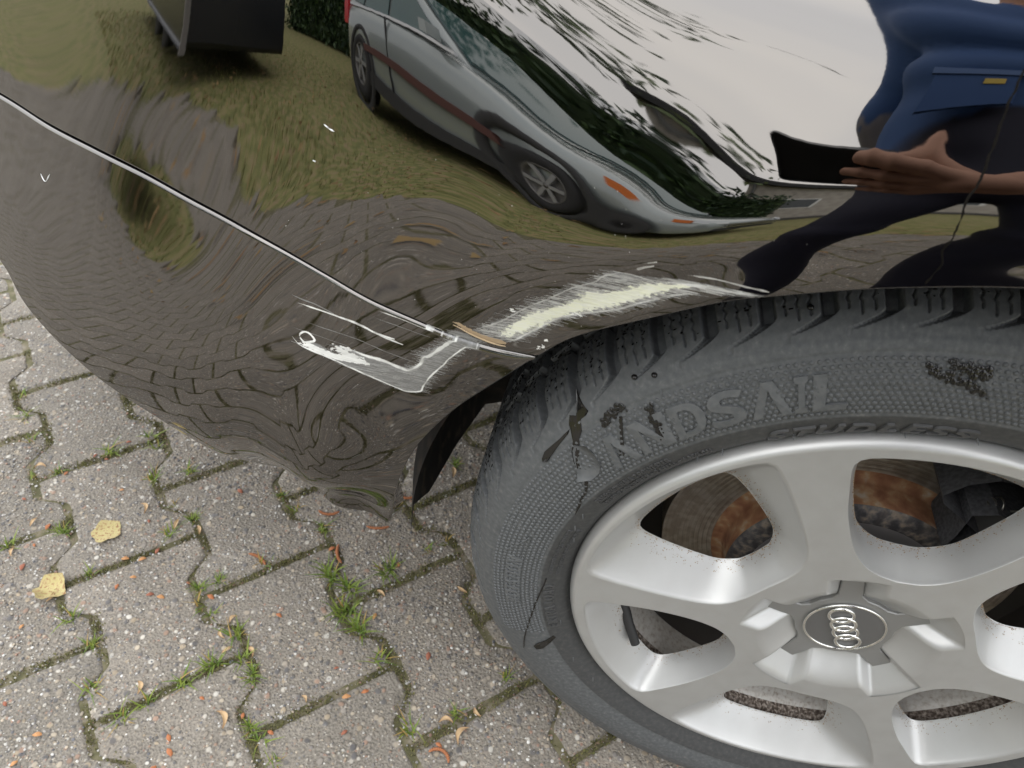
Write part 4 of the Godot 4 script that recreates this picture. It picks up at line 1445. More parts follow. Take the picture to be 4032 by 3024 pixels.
func build_litter() -> void:
	var green := vmat(0.7)
	green.backlight_enabled = true
	green.backlight = Color(0.25, 0.3, 0.08)
	# tufts in the joints
	var variants := []
	for v in 5:
		var st := SurfaceTool.new()
		st.begin(Mesh.PRIMITIVE_TRIANGLES)
		for i in [14, 20, 26, 34, 12][v]:
			var a := rng.randf() * TAU
			var rad := sqrt(rng.randf()) * 0.006
			var c := Color(0.085, 0.150, 0.020).lerp(Color(0.20, 0.24, 0.035), rng.randf())
			if rng.randf() < [0.08, 0.3, 0.12, 0.05, 0.5][v]: c = Color(0.30, 0.20, 0.06)
			blade(st, Vector3(cos(a) * rad, -0.004, sin(a) * rad), rng.randf() * TAU, rng.randf_range(0.008, 0.019), rng.randf_range(0.0011, 0.0024), rng.randf_range(0.3, 1.3), c)
		st.generate_normals()
		variants.append(st.commit())
	var tufts := by_wheel([[-1.151, -0.328], [-1.119, -0.291], [-1.079, -0.251], [-1.027, -0.186], [-1.001, -0.205], [-0.951, -0.259], [-0.911, -0.305], [-0.890, -0.286], [-0.860, -0.230], [-0.819, -0.255], [-0.807, -0.193], [-0.770, -0.177], [-0.927, -0.113], [-0.981, -0.075], [-0.853, -0.061], [-0.786, -0.146], [-0.686, -0.094], [-0.640, -0.136], [-0.588, -0.207], [-0.669, -0.250], [-0.638, -0.230], [-0.705, -0.077], [-0.691, -0.055], [-0.672, -0.047], [-0.628, -0.028], [-0.835, 0.002], [-0.790, 0.027], [-0.606, 0.001], [-0.638, 0.015], [-0.660, 0.045], [-0.759, 0.078], [-0.687, 0.077], [-0.706, 0.098], [-0.558, 0.075], [-0.541, 0.084], [-0.518, 0.103], [-0.586, 0.017], [-0.445, -0.039], [-0.435, -0.211], [-0.411, -0.230], [-0.477, -0.165], [-0.517, -0.125], [-0.511, -0.092], [-0.484, -0.075], [-0.549, -0.139], [-0.381, 0.032], [-0.337, 0.002], [-0.286, -0.056], [-0.438, -0.375]])
	var look := ["bright green", "yellow green", "bushy green", "long bladed green", "half withered green"]
	for i in tufts.size():
		var v := rng.randi() % 5
		var s := rng.randf_range(0.8, 1.4)
		if tufts[i].distance_to(Vector2(-0.517, -0.125)) < 0.075:
			v = 3
			s = 1.7
		var o := put("grass_tuft", variants[v], green)
		o.position = Vector3(tufts[i].x, 0.0, tufts[i].y)
		o.rotation.y = rng.randf() * TAU
		o.scale = Vector3.ONE * s
		tag(o, "%s %s grass tuft in a paving joint, %s to the tyre" % ["tiny" if s < 0.9 else "small" if s < 1.1 else "spreading", look[v], count_word(i)], "grass tuft", "grass tufts sprouting in the paving joints")
	# catkins: short orange brown worms of scales
	var catkin := mat(lin(0.34, 0.13, 0.055), 0.8)
	var cats := by_wheel([[-0.668, -0.142], [-0.530, -0.227], [-0.541, -0.160], [-0.329, 0.059], [-0.606, -0.236], [-0.482, -0.296]])
	for i in cats.size():
		var path := PackedVector3Array()
		var radii := []
		var bend := rng.randf_range(0.6, 2.6) * (1.0 if i % 2 else -1.0)
		var a := rng.randf() * TAU
		var p := Vector3.ZERO
		for k in 40:
			path.append(p + Vector3(0, 0.0022, 0))
			radii.append((0.0019 + 0.0007 * sin(k * 2.1)) * (1.0 - pow(absf(k / 39.0 - 0.5) * 2.0, 6.0) * 0.7))
			p += Vector3(cos(a), 0, sin(a)) * 0.00085
			a += bend / 40.0
		var o := put("catkin", tube(path, radii, 9), catkin)
		o.position = Vector3(cats[i].x, 0.0, cats[i].y)
		tag(o, "curved rusty orange catkin lying on the paving, %s to the tyre" % count_word(i), "catkin", "fallen catkins on the paving")
	# curled husks and bud scales
	var husk_m := vmat(0.75)
	husk_m.backlight_enabled = true
	husk_m.backlight = Color(0.2, 0.14, 0.07)
	var husks := by_wheel([[-0.703, 0.060], [-0.592, 0.070], [-0.644, -0.047], [-0.474, -0.129], [-0.372, -0.159], [-0.786, -0.162], [-0.751, -0.162], [-0.842, -0.179], [-0.974, -0.116], [-0.875, -0.018], [-0.629, -0.006], [-0.600, -0.013], [-0.513, 0.027], [-0.326, 0.024], [-0.648, -0.023], [-0.345, 0.012], [-0.313, -0.003], [-0.970, -0.066], [-1.030, -0.208], [-0.782, -0.304], [-0.436, -0.358]])
	var hv := []
	for v in 5:
		var P := PackedVector3Array()
		var Cc := PackedColorArray()
		var L := rng.randf_range(0.018, 0.030)
		var curl := rng.randf_range(-1.2, 1.2)
		for i in 12:
			var t := i / 11.0
			var w := 0.0030 * sin(PI * clampf(t * 0.9 + 0.06, 0, 1)) + 0.0004
			for j in 5:
				var s := j / 4.0 - 0.5
				P.append(Vector3(L * (t - 0.5), 0.0012 + 0.0035 * sin(PI * t) * rng.randf_range(0.9, 1.1) + 0.0022 * absf(s) * 2.0, w * 2.0 * s + curl * L * 0.35 * (t - 0.5) * (t - 0.5) * 4.0))
				Cc.append(Color(0.48, 0.34, 0.19).lerp(Color(0.32, 0.20, 0.11), clampf(absf(s) + 0.3 * sin(t * 9.0), 0, 1)))
		hv.append(sheet(P, sheet_normals(P, 12, 5, -1.0), PackedVector2Array(), 12, 5, Cc))
	for i in husks.size():
		var o := put("husk", hv[i % 5], husk_m)
		o.position = Vector3(husks[i].x, 0.0003, husks[i].y)
		o.rotation.y = rng.randf() * TAU
		o.scale = Vector3.ONE * rng.randf_range(0.55, 0.95)
		tag(o, "curled tan seed husk on the paving, %s to the tyre" % count_word(i), "husk", "dry husks strewn over the paving")
	var bits := by_wheel([[-0.968, -0.247], [-0.987, -0.205], [-0.937, -0.285], [-0.948, -0.245], [-0.800, -0.099], [-0.822, -0.094], [-0.788, -0.116], [-0.808, -0.053], [-0.761, -0.053], [-0.746, -0.053], [-0.886, 0.026], [-0.941, -0.049], [-0.840, 0.115], [-0.796, -0.071], [-0.826, -0.158], [-0.730, -0.240], [-0.893, -0.198], [-0.685, -0.069], [-0.589, -0.066], [-0.471, -0.095], [-0.492, -0.017], [-0.629, 0.056], [-0.574, 0.064], [-0.642, 0.106], [-0.388, -0.059], [-0.466, -0.178], [-0.345, 0.042], [-0.454, 0.054], [-0.535, 0.074], [-0.633, 0.120], [-0.783, 0.137], [-0.641, 0.141], [-0.563, -0.179], [-0.723, -0.081], [-0.467, 0.014], [-0.448, 0.003], [-0.787, 0.170], [-1.013, -0.148], [-0.951, -0.114], [-0.949, -0.083]])
	var bv := []
	for v in 4:
		var P := PackedVector3Array()
		for i in 7:
			var t := i / 6.0
			for j in 4:
				var s := j / 3.0 - 0.5
				P.append(Vector3(0.0085 * (t - 0.5), 0.0010 + 0.0016 * sin(PI * t) - 0.001 * s * s * 4.0 + rng.randf_range(0, 0.0004), 0.0046 * s * sin(PI * clampf(t * 0.85 + 0.1, 0, 1))))
		bv.append(auto_sheet(P, 7, 4, -1.0))
	var bm := [mat(lin(0.36, 0.13, 0.05), 0.7), mat(lin(0.44, 0.22, 0.09), 0.7), mat(lin(0.26, 0.09, 0.05), 0.7)]
	var bw := ["reddish brown", "amber", "dark russet"]
	for i in bits.size():
		var c := rng.randi() % 3
		var o := put("bud_scale", bv[i % 4], bm[c])
		o.position = Vector3(bits[i].x, 0.0004, bits[i].y)
		o.rotation.y = rng.randf() * TAU
		o.scale = Vector3.ONE * rng.randf_range(0.7, 1.35)
		tag(o, "%s bud scale on the paving, %s to the tyre" % [bw[c], count_word(i)], "bud scale", "bud scales strewn over the paving")
	# two dead leaves
	var lm := mat(Color.WHITE, 0.7)
	lm.albedo_texture = noise_tex(0.05, [[0.35, lin(0.40, 0.34, 0.14)], [0.55, lin(0.46, 0.40, 0.20)], [0.75, lin(0.24, 0.12, 0.05)]], 128, 121, 4)
	lm.uv1_triplanar = true
	lm.uv1_scale = Vector3(30, 30, 30)
	for e in [[-0.873, -0.127, "yellowed round leaf lying flat on a paving stone"], [-0.887, -0.028, "brown curled leaf standing over a paving joint"]]:
		var P := PackedVector3Array()
		for i in 17:
			var a := TAU * i / 16.0
			for j in 6:
				var r := 0.019 * j / 5.0 * (1.0 + 0.12 * sin(a * 5.0 + 1.0) + 0.15 * cos(a))
				P.append(Vector3(r * cos(a), 0.001 + (0.004 * pow(j / 5.0, 2.0) * (0.5 + 0.5 * sin(a * 2.0)) if e[0] > -0.88 else 0.012 * pow(j / 5.0, 2.0) * absf(sin(a))), r * sin(a)))
		var o := put("dead_leaf", auto_sheet(P, 17, 6, 1.0, true), lm)
		o.position = Vector3(e[0], 0.0, e[1])
		tag(o, e[2], "leaf")
	# water run down the tyre after the rain
	var wet := mat(lin(0.010, 0.0095, 0.009), 0.10)
	var names := ["long forked water run down the tyre side wall", "band of water along the edge of the studded tyre band", "thin water drip crossing the raised maker's name", "fine water line low on the tyre beside the rim", "dark wet spot low on the tyre beside the rim"]
	var runs := [[[1419, 3297], [1418, 3221], [1415, 3168], [1421, 3154], [1431, 3150], [1440, 3089], [1450, 3060], [1470, 2960], [1476, 2956], [1485, 2884], [1502, 2741], [1521, 2685], [1541, 2666], [1561, 2628], [1578, 2614], [1588, 2608], [1549, 2671], [1519, 2710], [1503, 2778], [1487, 2942], [1475, 3018], [1462, 3067], [1455, 3127], [1453, 3161], [1444, 3207], [1435, 3183], [1426, 3243]],
		[[1526, 3106], [1514, 3128], [1479, 3129], [1454, 3141], [1461, 3123], [1522, 3067], [1529, 3086]],
		[[1379, 3050], [1375, 3043], [1379, 3005], [1392, 2918], [1398, 2868], [1413, 2779], [1416, 2776], [1400, 2877], [1417, 2794], [1421, 2793], [1402, 2884], [1389, 2975]],
		[[1802, 2565], [1827, 2578], [1875, 2634], [1921, 2695], [1967, 2776], [2008, 2861], [2052, 2953], [2052, 2960], [2004, 2865], [1967, 2788], [1917, 2704], [1873, 2645], [1828, 2591], [1804, 2578]],
		[[2040, 2822], [2029, 2763], [2021, 2667], [2007, 2580], [2015, 2565], [2029, 2632], [2046, 2729], [2052, 2813]]]
	for i in runs.size():
		var poly := PackedVector2Array()
		for p in runs[i]: poly.append(Vector2(p[0] * 0.1, p[1] * 1e-4))
		var tri := Geometry2D.triangulate_polygon(poly)
		var st := SurfaceTool.new()
		st.begin(Mesh.PRIMITIVE_TRIANGLES)
		var scaled := PackedVector2Array()
		var c := Vector2.ZERO
		for p in poly: c += p / poly.size()
		var flatp := func(p: Vector2, h: float) -> Vector3: return tyre_at(deg_to_rad(p.x), p.y, h) + Vector3(0, WHEEL_Y, 0)
		for k in range(0, tri.size(), 3):
			var a := poly[tri[k]]
			var b := poly[tri[k + 1]]
			var d := poly[tri[k + 2]]
			# divided so that the film follows the curve of the rubber
			for u in 4:
				for w in 4 - u:
					var q := [a.lerp(b, u / 4.0) + (d - a) * (w / 4.0), a.lerp(b, (u + 1) / 4.0) + (d - a) * (w / 4.0), a.lerp(b, u / 4.0) + (d - a) * ((w + 1) / 4.0)]
					for z in q: st.add_vertex(flatp.call(z, 0.0004))
					if w < 3 - u:
						var q2 := [q[1], a.lerp(b, (u + 1) / 4.0) + (d - a) * ((w + 1) / 4.0), q[2]]
						for z in q2: st.add_vertex(flatp.call(z, 0.0004))
		for k in poly.size():
			var a := poly[k]
			var b := poly[(k + 1) % poly.size()]
			for s in 4:
				var p := a.lerp(b, s / 4.0)
				var q := a.lerp(b, (s + 1) / 4.0)
				quad(st, flatp.call(p, -0.0004), flatp.call(q, -0.0004), flatp.call(q, 0.0004), flatp.call(p, 0.0004))
		st.generate_normals()
		var o := put("water_run", st.commit(), wet)
		tag(o, names[i], "water")
	var T := []
	for i in 4200:
		var th := deg_to_rad(rng.randf_range(88.0, 176.0))
		var z := rng.randf_range(-0.105, -0.012)
		if rng.randf() > smoothstep(-0.012, -0.034, z): continue
		var ph := fposmod(rad_to_deg(th) - 113.8, 6.3)
		if absf(ph - 3.15) < 0.9: continue
		if wob.get_noise_2d(th * 9000.0, z * 60000.0) < rng.randf_range(-0.3, 0.3): continue
		var r := tread_r(z)
		var s := rng.randf_range(0.0004, 0.0013)
		var n := Vector3(cos(th), sin(th), 0.0)
		var x := Vector3(0, 0, 1)
		T.append(Transform3D(Basis(x.cross(n) * s * rng.randf_range(0.6, 1.6), n * s * 0.35, x * s * rng.randf_range(0.6, 1.6)), n * (r - 0.0002) + Vector3(0, WHEEL_Y, z)))
	var blot := SphereMesh.new()
	blot.radius = 1.0
	blot.height = 2.0
	blot.radial_segments = 8
	blot.rings = 4
	multi("wet_speckle", blot, wet, T, [], null).set_meta("label", "wet black speckle over the shoulder blocks of the tyre")
	# beads along the edge of the studded band
	T = []
	for e in [[[1008, 3010], [1000, 2975], [985, 2945], [960, 2905], [940, 2850]], [[985, 3030], [965, 3000], [945, 2965]], [[1335, 3020], [1338, 2900], [1342, 2790]], [[1405, 3060], [1385, 3085], [1365, 3090]]]:
		var C := catmull(e, 40)
		for p in C:
			for q in 3:
				if rng.randf() < 0.35: continue
				var th := deg_to_rad(p.x * 0.1 + rng.randfn(0, 0.22))
				var r := p.y * 1e-4 + rng.randfn(0, 0.0016)
				var s := rng.randf_range(0.0006, 0.0019)
				var at := tyre_at(th, r, 0.0004)
				var n := (tyre_at(th, r, 0.0014) - at).normalized()
				var x := Vector3(-sin(th), cos(th), 0)
				T.append(Transform3D(Basis(x * s * rng.randf_range(0.7, 1.5), n.cross(x) * s * rng.randf_range(0.7, 1.5), n * s * 0.45), at + Vector3(0, WHEEL_Y, 0)))
	multi("water_beads", blot, wet, T, [], null).set_meta("label", "beads of water clinging to the studded tyre side wall")
	var drop := SphereMesh.new()
	drop.radius = 0.0022
	drop.height = 0.0036
	drop.radial_segments = 12
	drop.rings = 6
	var where := [[1335, 3215, "single water drop on a shoulder block of the tyre"], [1310, 3185, "water drop at the foot of a tread groove"], [1125, 3300, "water drop under the lip of the arch"]]
	for e in where:
		var o := put("water_drop", drop, wet)
		o.position = tyre_at(deg_to_rad(e[0] * 0.1), e[1] * 1e-4, 0.0008) + Vector3(0, WHEEL_Y, 0)
		tag(o, e[2], "water drop", "drops of water on the tyre")


# ---------------------------------------------------------------- what the paint mirrors
func loft(stations: Array, profile: Callable) -> ArrayMesh:
	var P := PackedVector3Array()
	var nv := 0
	for s in stations:
		var pr: Array = profile.call(s)
		nv = pr.size()
		for p in pr: P.append(p)
	return auto_sheet(P, stations.size(), nv, 1.0)


func flat_poly(pts: Array, thick: Vector3) -> ArrayMesh:
	var st := SurfaceTool.new()
	st.begin(Mesh.PRIMITIVE_TRIANGLES)
	st.set_smooth_group(-1)
	for k in range(1, pts.size() - 1):
		for p in [pts[0], pts[k], pts[k + 1]]: st.add_vertex(p + thick)
		for p in [pts[0], pts[k + 1], pts[k]]: st.add_vertex(p)
	for k in pts.size():
		var a: Vector3 = pts[k]
		var b: Vector3 = pts[(k + 1) % pts.size()]
		quad(st, a, b, b + thick, a + thick)
	st.generate_normals()
	return st.commit()


# a small hatchback, front towards +x, standing on y = 0
func hatchback(called: String, label: String, paint: Color, at: Vector3, turn: float) -> Node3D:
	var car := thing(called, label, "car", at, turn)
	var pm := mat(paint, 0.22, 0.35)
	pm.clearcoat_enabled = true
	pm.clearcoat = 1.0
	pm.clearcoat_roughness = 0.03
	var glass := mat(lin(0.035, 0.085, 0.085), 0.05, 0.0, 0.8)
	var plastic := mat(lin(0.03, 0.03, 0.031), 0.7)
	var shade := plastic
	var chrome := mat(lin(0.75, 0.76, 0.77), 0.15, 1.0)
	# x, half width, sill, top
	var low := [[-2.02, 0.60, 0.36, 0.80], [-1.96, 0.74, 0.28, 0.92], [-1.75, 0.81, 0.22, 0.95], [-1.2, 0.84, 0.20, 0.95], [-0.4, 0.845, 0.19, 0.935], [0.5, 0.84, 0.19, 0.915], [0.95, 0.835, 0.19, 0.895], [1.3, 0.82, 0.20, 0.84], [1.65, 0.79, 0.20, 0.77], [1.88, 0.72, 0.22, 0.69], [2.0, 0.60, 0.25, 0.60], [2.05, 0.40, 0.30, 0.50]]
	var dense := []
	for i in low.size() - 1:
		for k in 5:
			var q := []
			for e in 4: q.append(cubic_interpolate(low[i][e], low[i + 1][e], low[maxi(i - 1, 0)][e], low[mini(i + 2, low.size() - 1)][e], k / 5.0))
			dense.append(q)
	dense.append(low[-1])
	var body_prof := func(s: Array) -> Array:
		var out := []
		var w: float = s[1]
		var a: float = s[2]
		var b: float = s[3]
		var half := [[0.0, a], [w * 0.9, a], [w * 0.965, a + 0.03], [w * 0.985, lerpf(a, b, 0.25)], [w * 1.0, lerpf(a, b, 0.45)], [w * 1.0, lerpf(a, b, 0.62)], [w * 0.985, lerpf(a, b, 0.8)], [w * 0.955, lerpf(a, b, 0.93)], [w * 0.90, b], [w * 0.5, b + 0.018], [0.0, b + 0.025]]
		for p in half: out.append(Vector3(s[0], p[1], p[0]))
		for i in range(half.size() - 2, -1, -1): out.append(Vector3(s[0], half[i][1], -half[i][0]))
		return out
	put("body", loft(dense, body_prof), pm, car)
	var roof_prof := func(s: Array) -> Array:
		var out := []
		var b: float = s[1]
		var t: float = s[2]
		var wb := 0.745
		var k := clampf((t - b) / 0.5, 0, 1)
		var wt := lerpf(0.72, 0.56, k)
		var half := [[wb, b], [lerpf(wb, wt, 0.5), lerpf(b, t, 0.55)], [wt + 0.02, lerpf(b, t, 0.9)], [wt - 0.04, t], [wt * 0.5, t + 0.02], [0.0, t + 0.03]]
		for p in half: out.append(Vector3(s[0], p[1], p[0]))
		for i in range(half.size() - 2, -1, -1): out.append(Vector3(s[0], half[i][1], -half[i][0]))
		return out
	put("roof", loft([[-1.98, 0.92, 0.93], [-1.85, 0.93, 1.12], [-1.6, 0.93, 1.36], [-1.3, 0.93, 1.43], [-0.6, 0.92, 1.47], [-0.1, 0.91, 1.44], [0.12, 0.905, 1.39], [0.5, 0.90, 1.16], [0.85, 0.895, 0.93], [0.95, 0.89, 0.90]], roof_prof), pm, car)
	for side in [-1.0, 1.0]:
		var z := func(y: float) -> float: return lerpf(0.758, 0.612, (y - 0.92) / 0.5) * side
		for e in [[[0.66, 0.95], [0.02, 1.36], [-0.38, 1.385], [-0.38, 0.95]], [[-0.45, 0.95], [-0.45, 1.385], [-1.12, 1.355], [-1.18, 0.96]], [[-1.25, 0.97], [-1.2, 1.34], [-1.5, 1.28], [-1.68, 1.0]]]:
			var pts := []
			for p in e: pts.append(Vector3(p[0], p[1], z.call(p[1])))
			put("side_window", flat_poly(pts, Vector3(0, 0.004, 0.012) * Vector3(1, 1, side)), glass, car)
		put("side_moulding", box_mesh(Vector3(-1.1, 0.46, minf(0.838 * side, 0.868 * side)), Vector3(1.0, 0.53, maxf(0.838 * side, 0.868 * side))), mat(lin(0.09, 0.035, 0.03), 0.5), car)
		put("sill", box_mesh(Vector3(-1.0, 0.17, minf(0.80 * side, 0.85 * side)), Vector3(1.0, 0.28, maxf(0.80 * side, 0.85 * side))), shade, car)
		put("waist_sky_strip", box_mesh(Vector3(-1.75, 0.925, minf(0.75 * side, 0.80 * side)), Vector3(0.80, 0.955, maxf(0.75 * side, 0.80 * side))), chrome, car)  # added bright strip, stands in for sky reflected on the waist edge
		put("roof_rail", tube(PackedVector3Array([Vector3(-1.55, 1.36, 0.60 * side), Vector3(-1.2, 1.455, 0.565 * side), Vector3(-0.5, 1.49, 0.56 * side), Vector3(0.0, 1.45, 0.56 * side)]), [0.022], 8), chrome, car)
		put("door_gap", box_mesh(Vector3(-0.42, 0.26, minf(0.83 * side, 0.853 * side)), Vector3(-0.405, 0.93, maxf(0.83 * side, 0.853 * side))), shade, car)
		put("mirror", box_mesh(Vector3(0.50, 0.96, minf(0.76 * side, 0.94 * side)), Vector3(0.62, 1.07, maxf(0.76 * side, 0.94 * side))), pm, car)
		put("headlight", flat_poly([Vector3(1.80, 0.62, 0.765 * side), Vector3(1.80, 0.71, 0.75 * side), Vector3(2.01, 0.63, 0.50 * side), Vector3(2.03, 0.55, 0.50 * side)], Vector3(0.03, 0.01, 0.015 * side)), mat(lin(0.62, 0.64, 0.66), 0.08, 0.5), car)
		put("indicator", box_mesh(Vector3(1.68, 0.62, minf(0.77 * side, 0.81 * side)), Vector3(1.82, 0.70, maxf(0.77 * side, 0.81 * side))), mat(lin(0.62, 0.16, 0.03), 0.2), car)
		put("taillight", box_mesh(Vector3(-2.02, 0.66, minf(0.62 * side, 0.80 * side)), Vector3(-1.86, 0.98, maxf(0.62 * side, 0.80 * side))), mat(lin(0.50, 0.012, 0.02), 0.15), car)
		for x in [-1.26, 1.22]:
			var arch := put("arch_shade_ring", lathe([[0.40, 0.0], [0.395, 0.022], [0.345, 0.024], [0.335, 0.0]], 40, -1.0), plastic, car)  # added dark ring, stands in for the shade of the wheel opening
			arch.position = Vector3(x, 0.32, (0.832 if side > 0.0 else -0.832))
			if side < 0.0: arch.rotation.y = PI
			var wh := thing_part("wheel", car)
			wh.position = Vector3(x, 0.305, 0.795 * side)
			if side < 0.0: wh.rotation.y = PI
			put("tyre", lathe([[0.19, 0.04], [0.2, 0.062], [0.25, 0.07], [0.29, 0.062], [0.305, 0.03], [0.305, -0.1]], 36, 1.0), mat(lin(0.02, 0.02, 0.021), 0.8), wh)
			put("rim", lathe([[0.2, 0.06], [0.19, 0.068], [0.178, 0.05], [0.176, 0.02], [0.03, 0.02], [0.03, 0.066], [0.001, 0.068]], 36, -1.0), mat(lin(0.16, 0.155, 0.15), 0.5, 0.5), wh)
			for k in 6:
				var o := put("spoke", box_mesh(Vector3(0.03, -0.02, 0.05), Vector3(0.185, 0.02, 0.066)), mat(lin(0.36, 0.36, 0.37), 0.4, 0.5), wh)
				o.rotation.z = TAU * k / 6.0
	put("windscreen", flat_poly([Vector3(0.84, 0.945, -0.66), Vector3(0.84, 0.945, 0.66), Vector3(0.16, 1.395, 0.54), Vector3(0.16, 1.395, -0.54)], Vector3(0.02, 0.03, 0)), glass, car)
	put("rear_window", flat_poly([Vector3(-1.90, 1.05, -0.6), Vector3(-1.64, 1.34, -0.52), Vector3(-1.64, 1.34, 0.52), Vector3(-1.90, 1.05, 0.6)], Vector3(-0.02, 0.02, 0)), glass, car)
	for e in [[0.44, 0.56, 0.48], [0.26, 0.36, 0.55]]:
		var hw: float = e[2]
		put("grille", box_mesh(Vector3(1.9, e[0], -hw), Vector3(2.072, e[1], hw)), shade, car)
	for y in [0.50, 0.40]:
		put("grille_bar", box_mesh(Vector3(1.9, y, -0.5), Vector3(2.09, y + 0.03, 0.5)), chrome, car)
	put("bumper_strip", box_mesh(Vector3(-2.07, 0.42, -0.6), Vector3(-1.9, 0.52, 0.6)), shade, car)
	return car


func tree(at: Vector3, h: float, spread: float, c0: Color, c1: Color, label: String) -> void:
	var t := thing("tree", label, "tree", at, 0.0, "trees behind the parked cars")
	var bark := mat(lin(0.06, 0.05, 0.04), 0.9)
	put("trunk", tube(PackedVector3Array([Vector3(0, -0.1, 0), Vector3(0.05, h * 0.25, 0), Vector3(-0.04, h * 0.5, 0.05), Vector3(0.02, h * 0.85, 0)]), [h * 0.028, h * 0.02, h * 0.015, h * 0.004], 9), bark, t)
	var T := []
	var C := []
	for k in 9:
		var a := TAU * k / 9.0 + rng.randf_range(-0.3, 0.3)
		var y0 := h * rng.randf_range(0.25, 0.6)
		var tip := Vector3(cos(a) * spread * rng.randf_range(0.5, 0.95), y0 + h * rng.randf_range(0.12, 0.35), sin(a) * spread * rng.randf_range(0.5, 0.95))
		put("limb", tube(PackedVector3Array([Vector3(0, y0, 0), tip * 0.5 + Vector3(0, y0 * 0.55, 0), tip]), [h * 0.009, h * 0.006, h * 0.002], 6), bark, t)
		for m in 5:
			var cc := tip + Vector3(rng.randfn(0, spread * 0.28), rng.randfn(0, h * 0.09), rng.randfn(0, spread * 0.28))
			for i in 150:
				var d := Vector3(rng.randfn(), rng.randfn() * 0.8, rng.randfn()) * spread * 0.14
				var s := rng.randf_range(0.10, 0.22)
				T.append(Transform3D(Basis(Vector3(rng.randfn(), rng.randfn(), rng.randfn()).normalized(), rng.randf() * TAU).scaled(Vector3(s, s, s)), cc + d))
				C.append(c0.lerp(c1, rng.randf()))
	var lf := vmat(0.6)
	lf.backlight_enabled = true
	lf.backlight = Color(0.2, 0.26, 0.08)
	multi("crown", blade_mesh(1.0, 0.55, 0.5), lf, T, C, t)


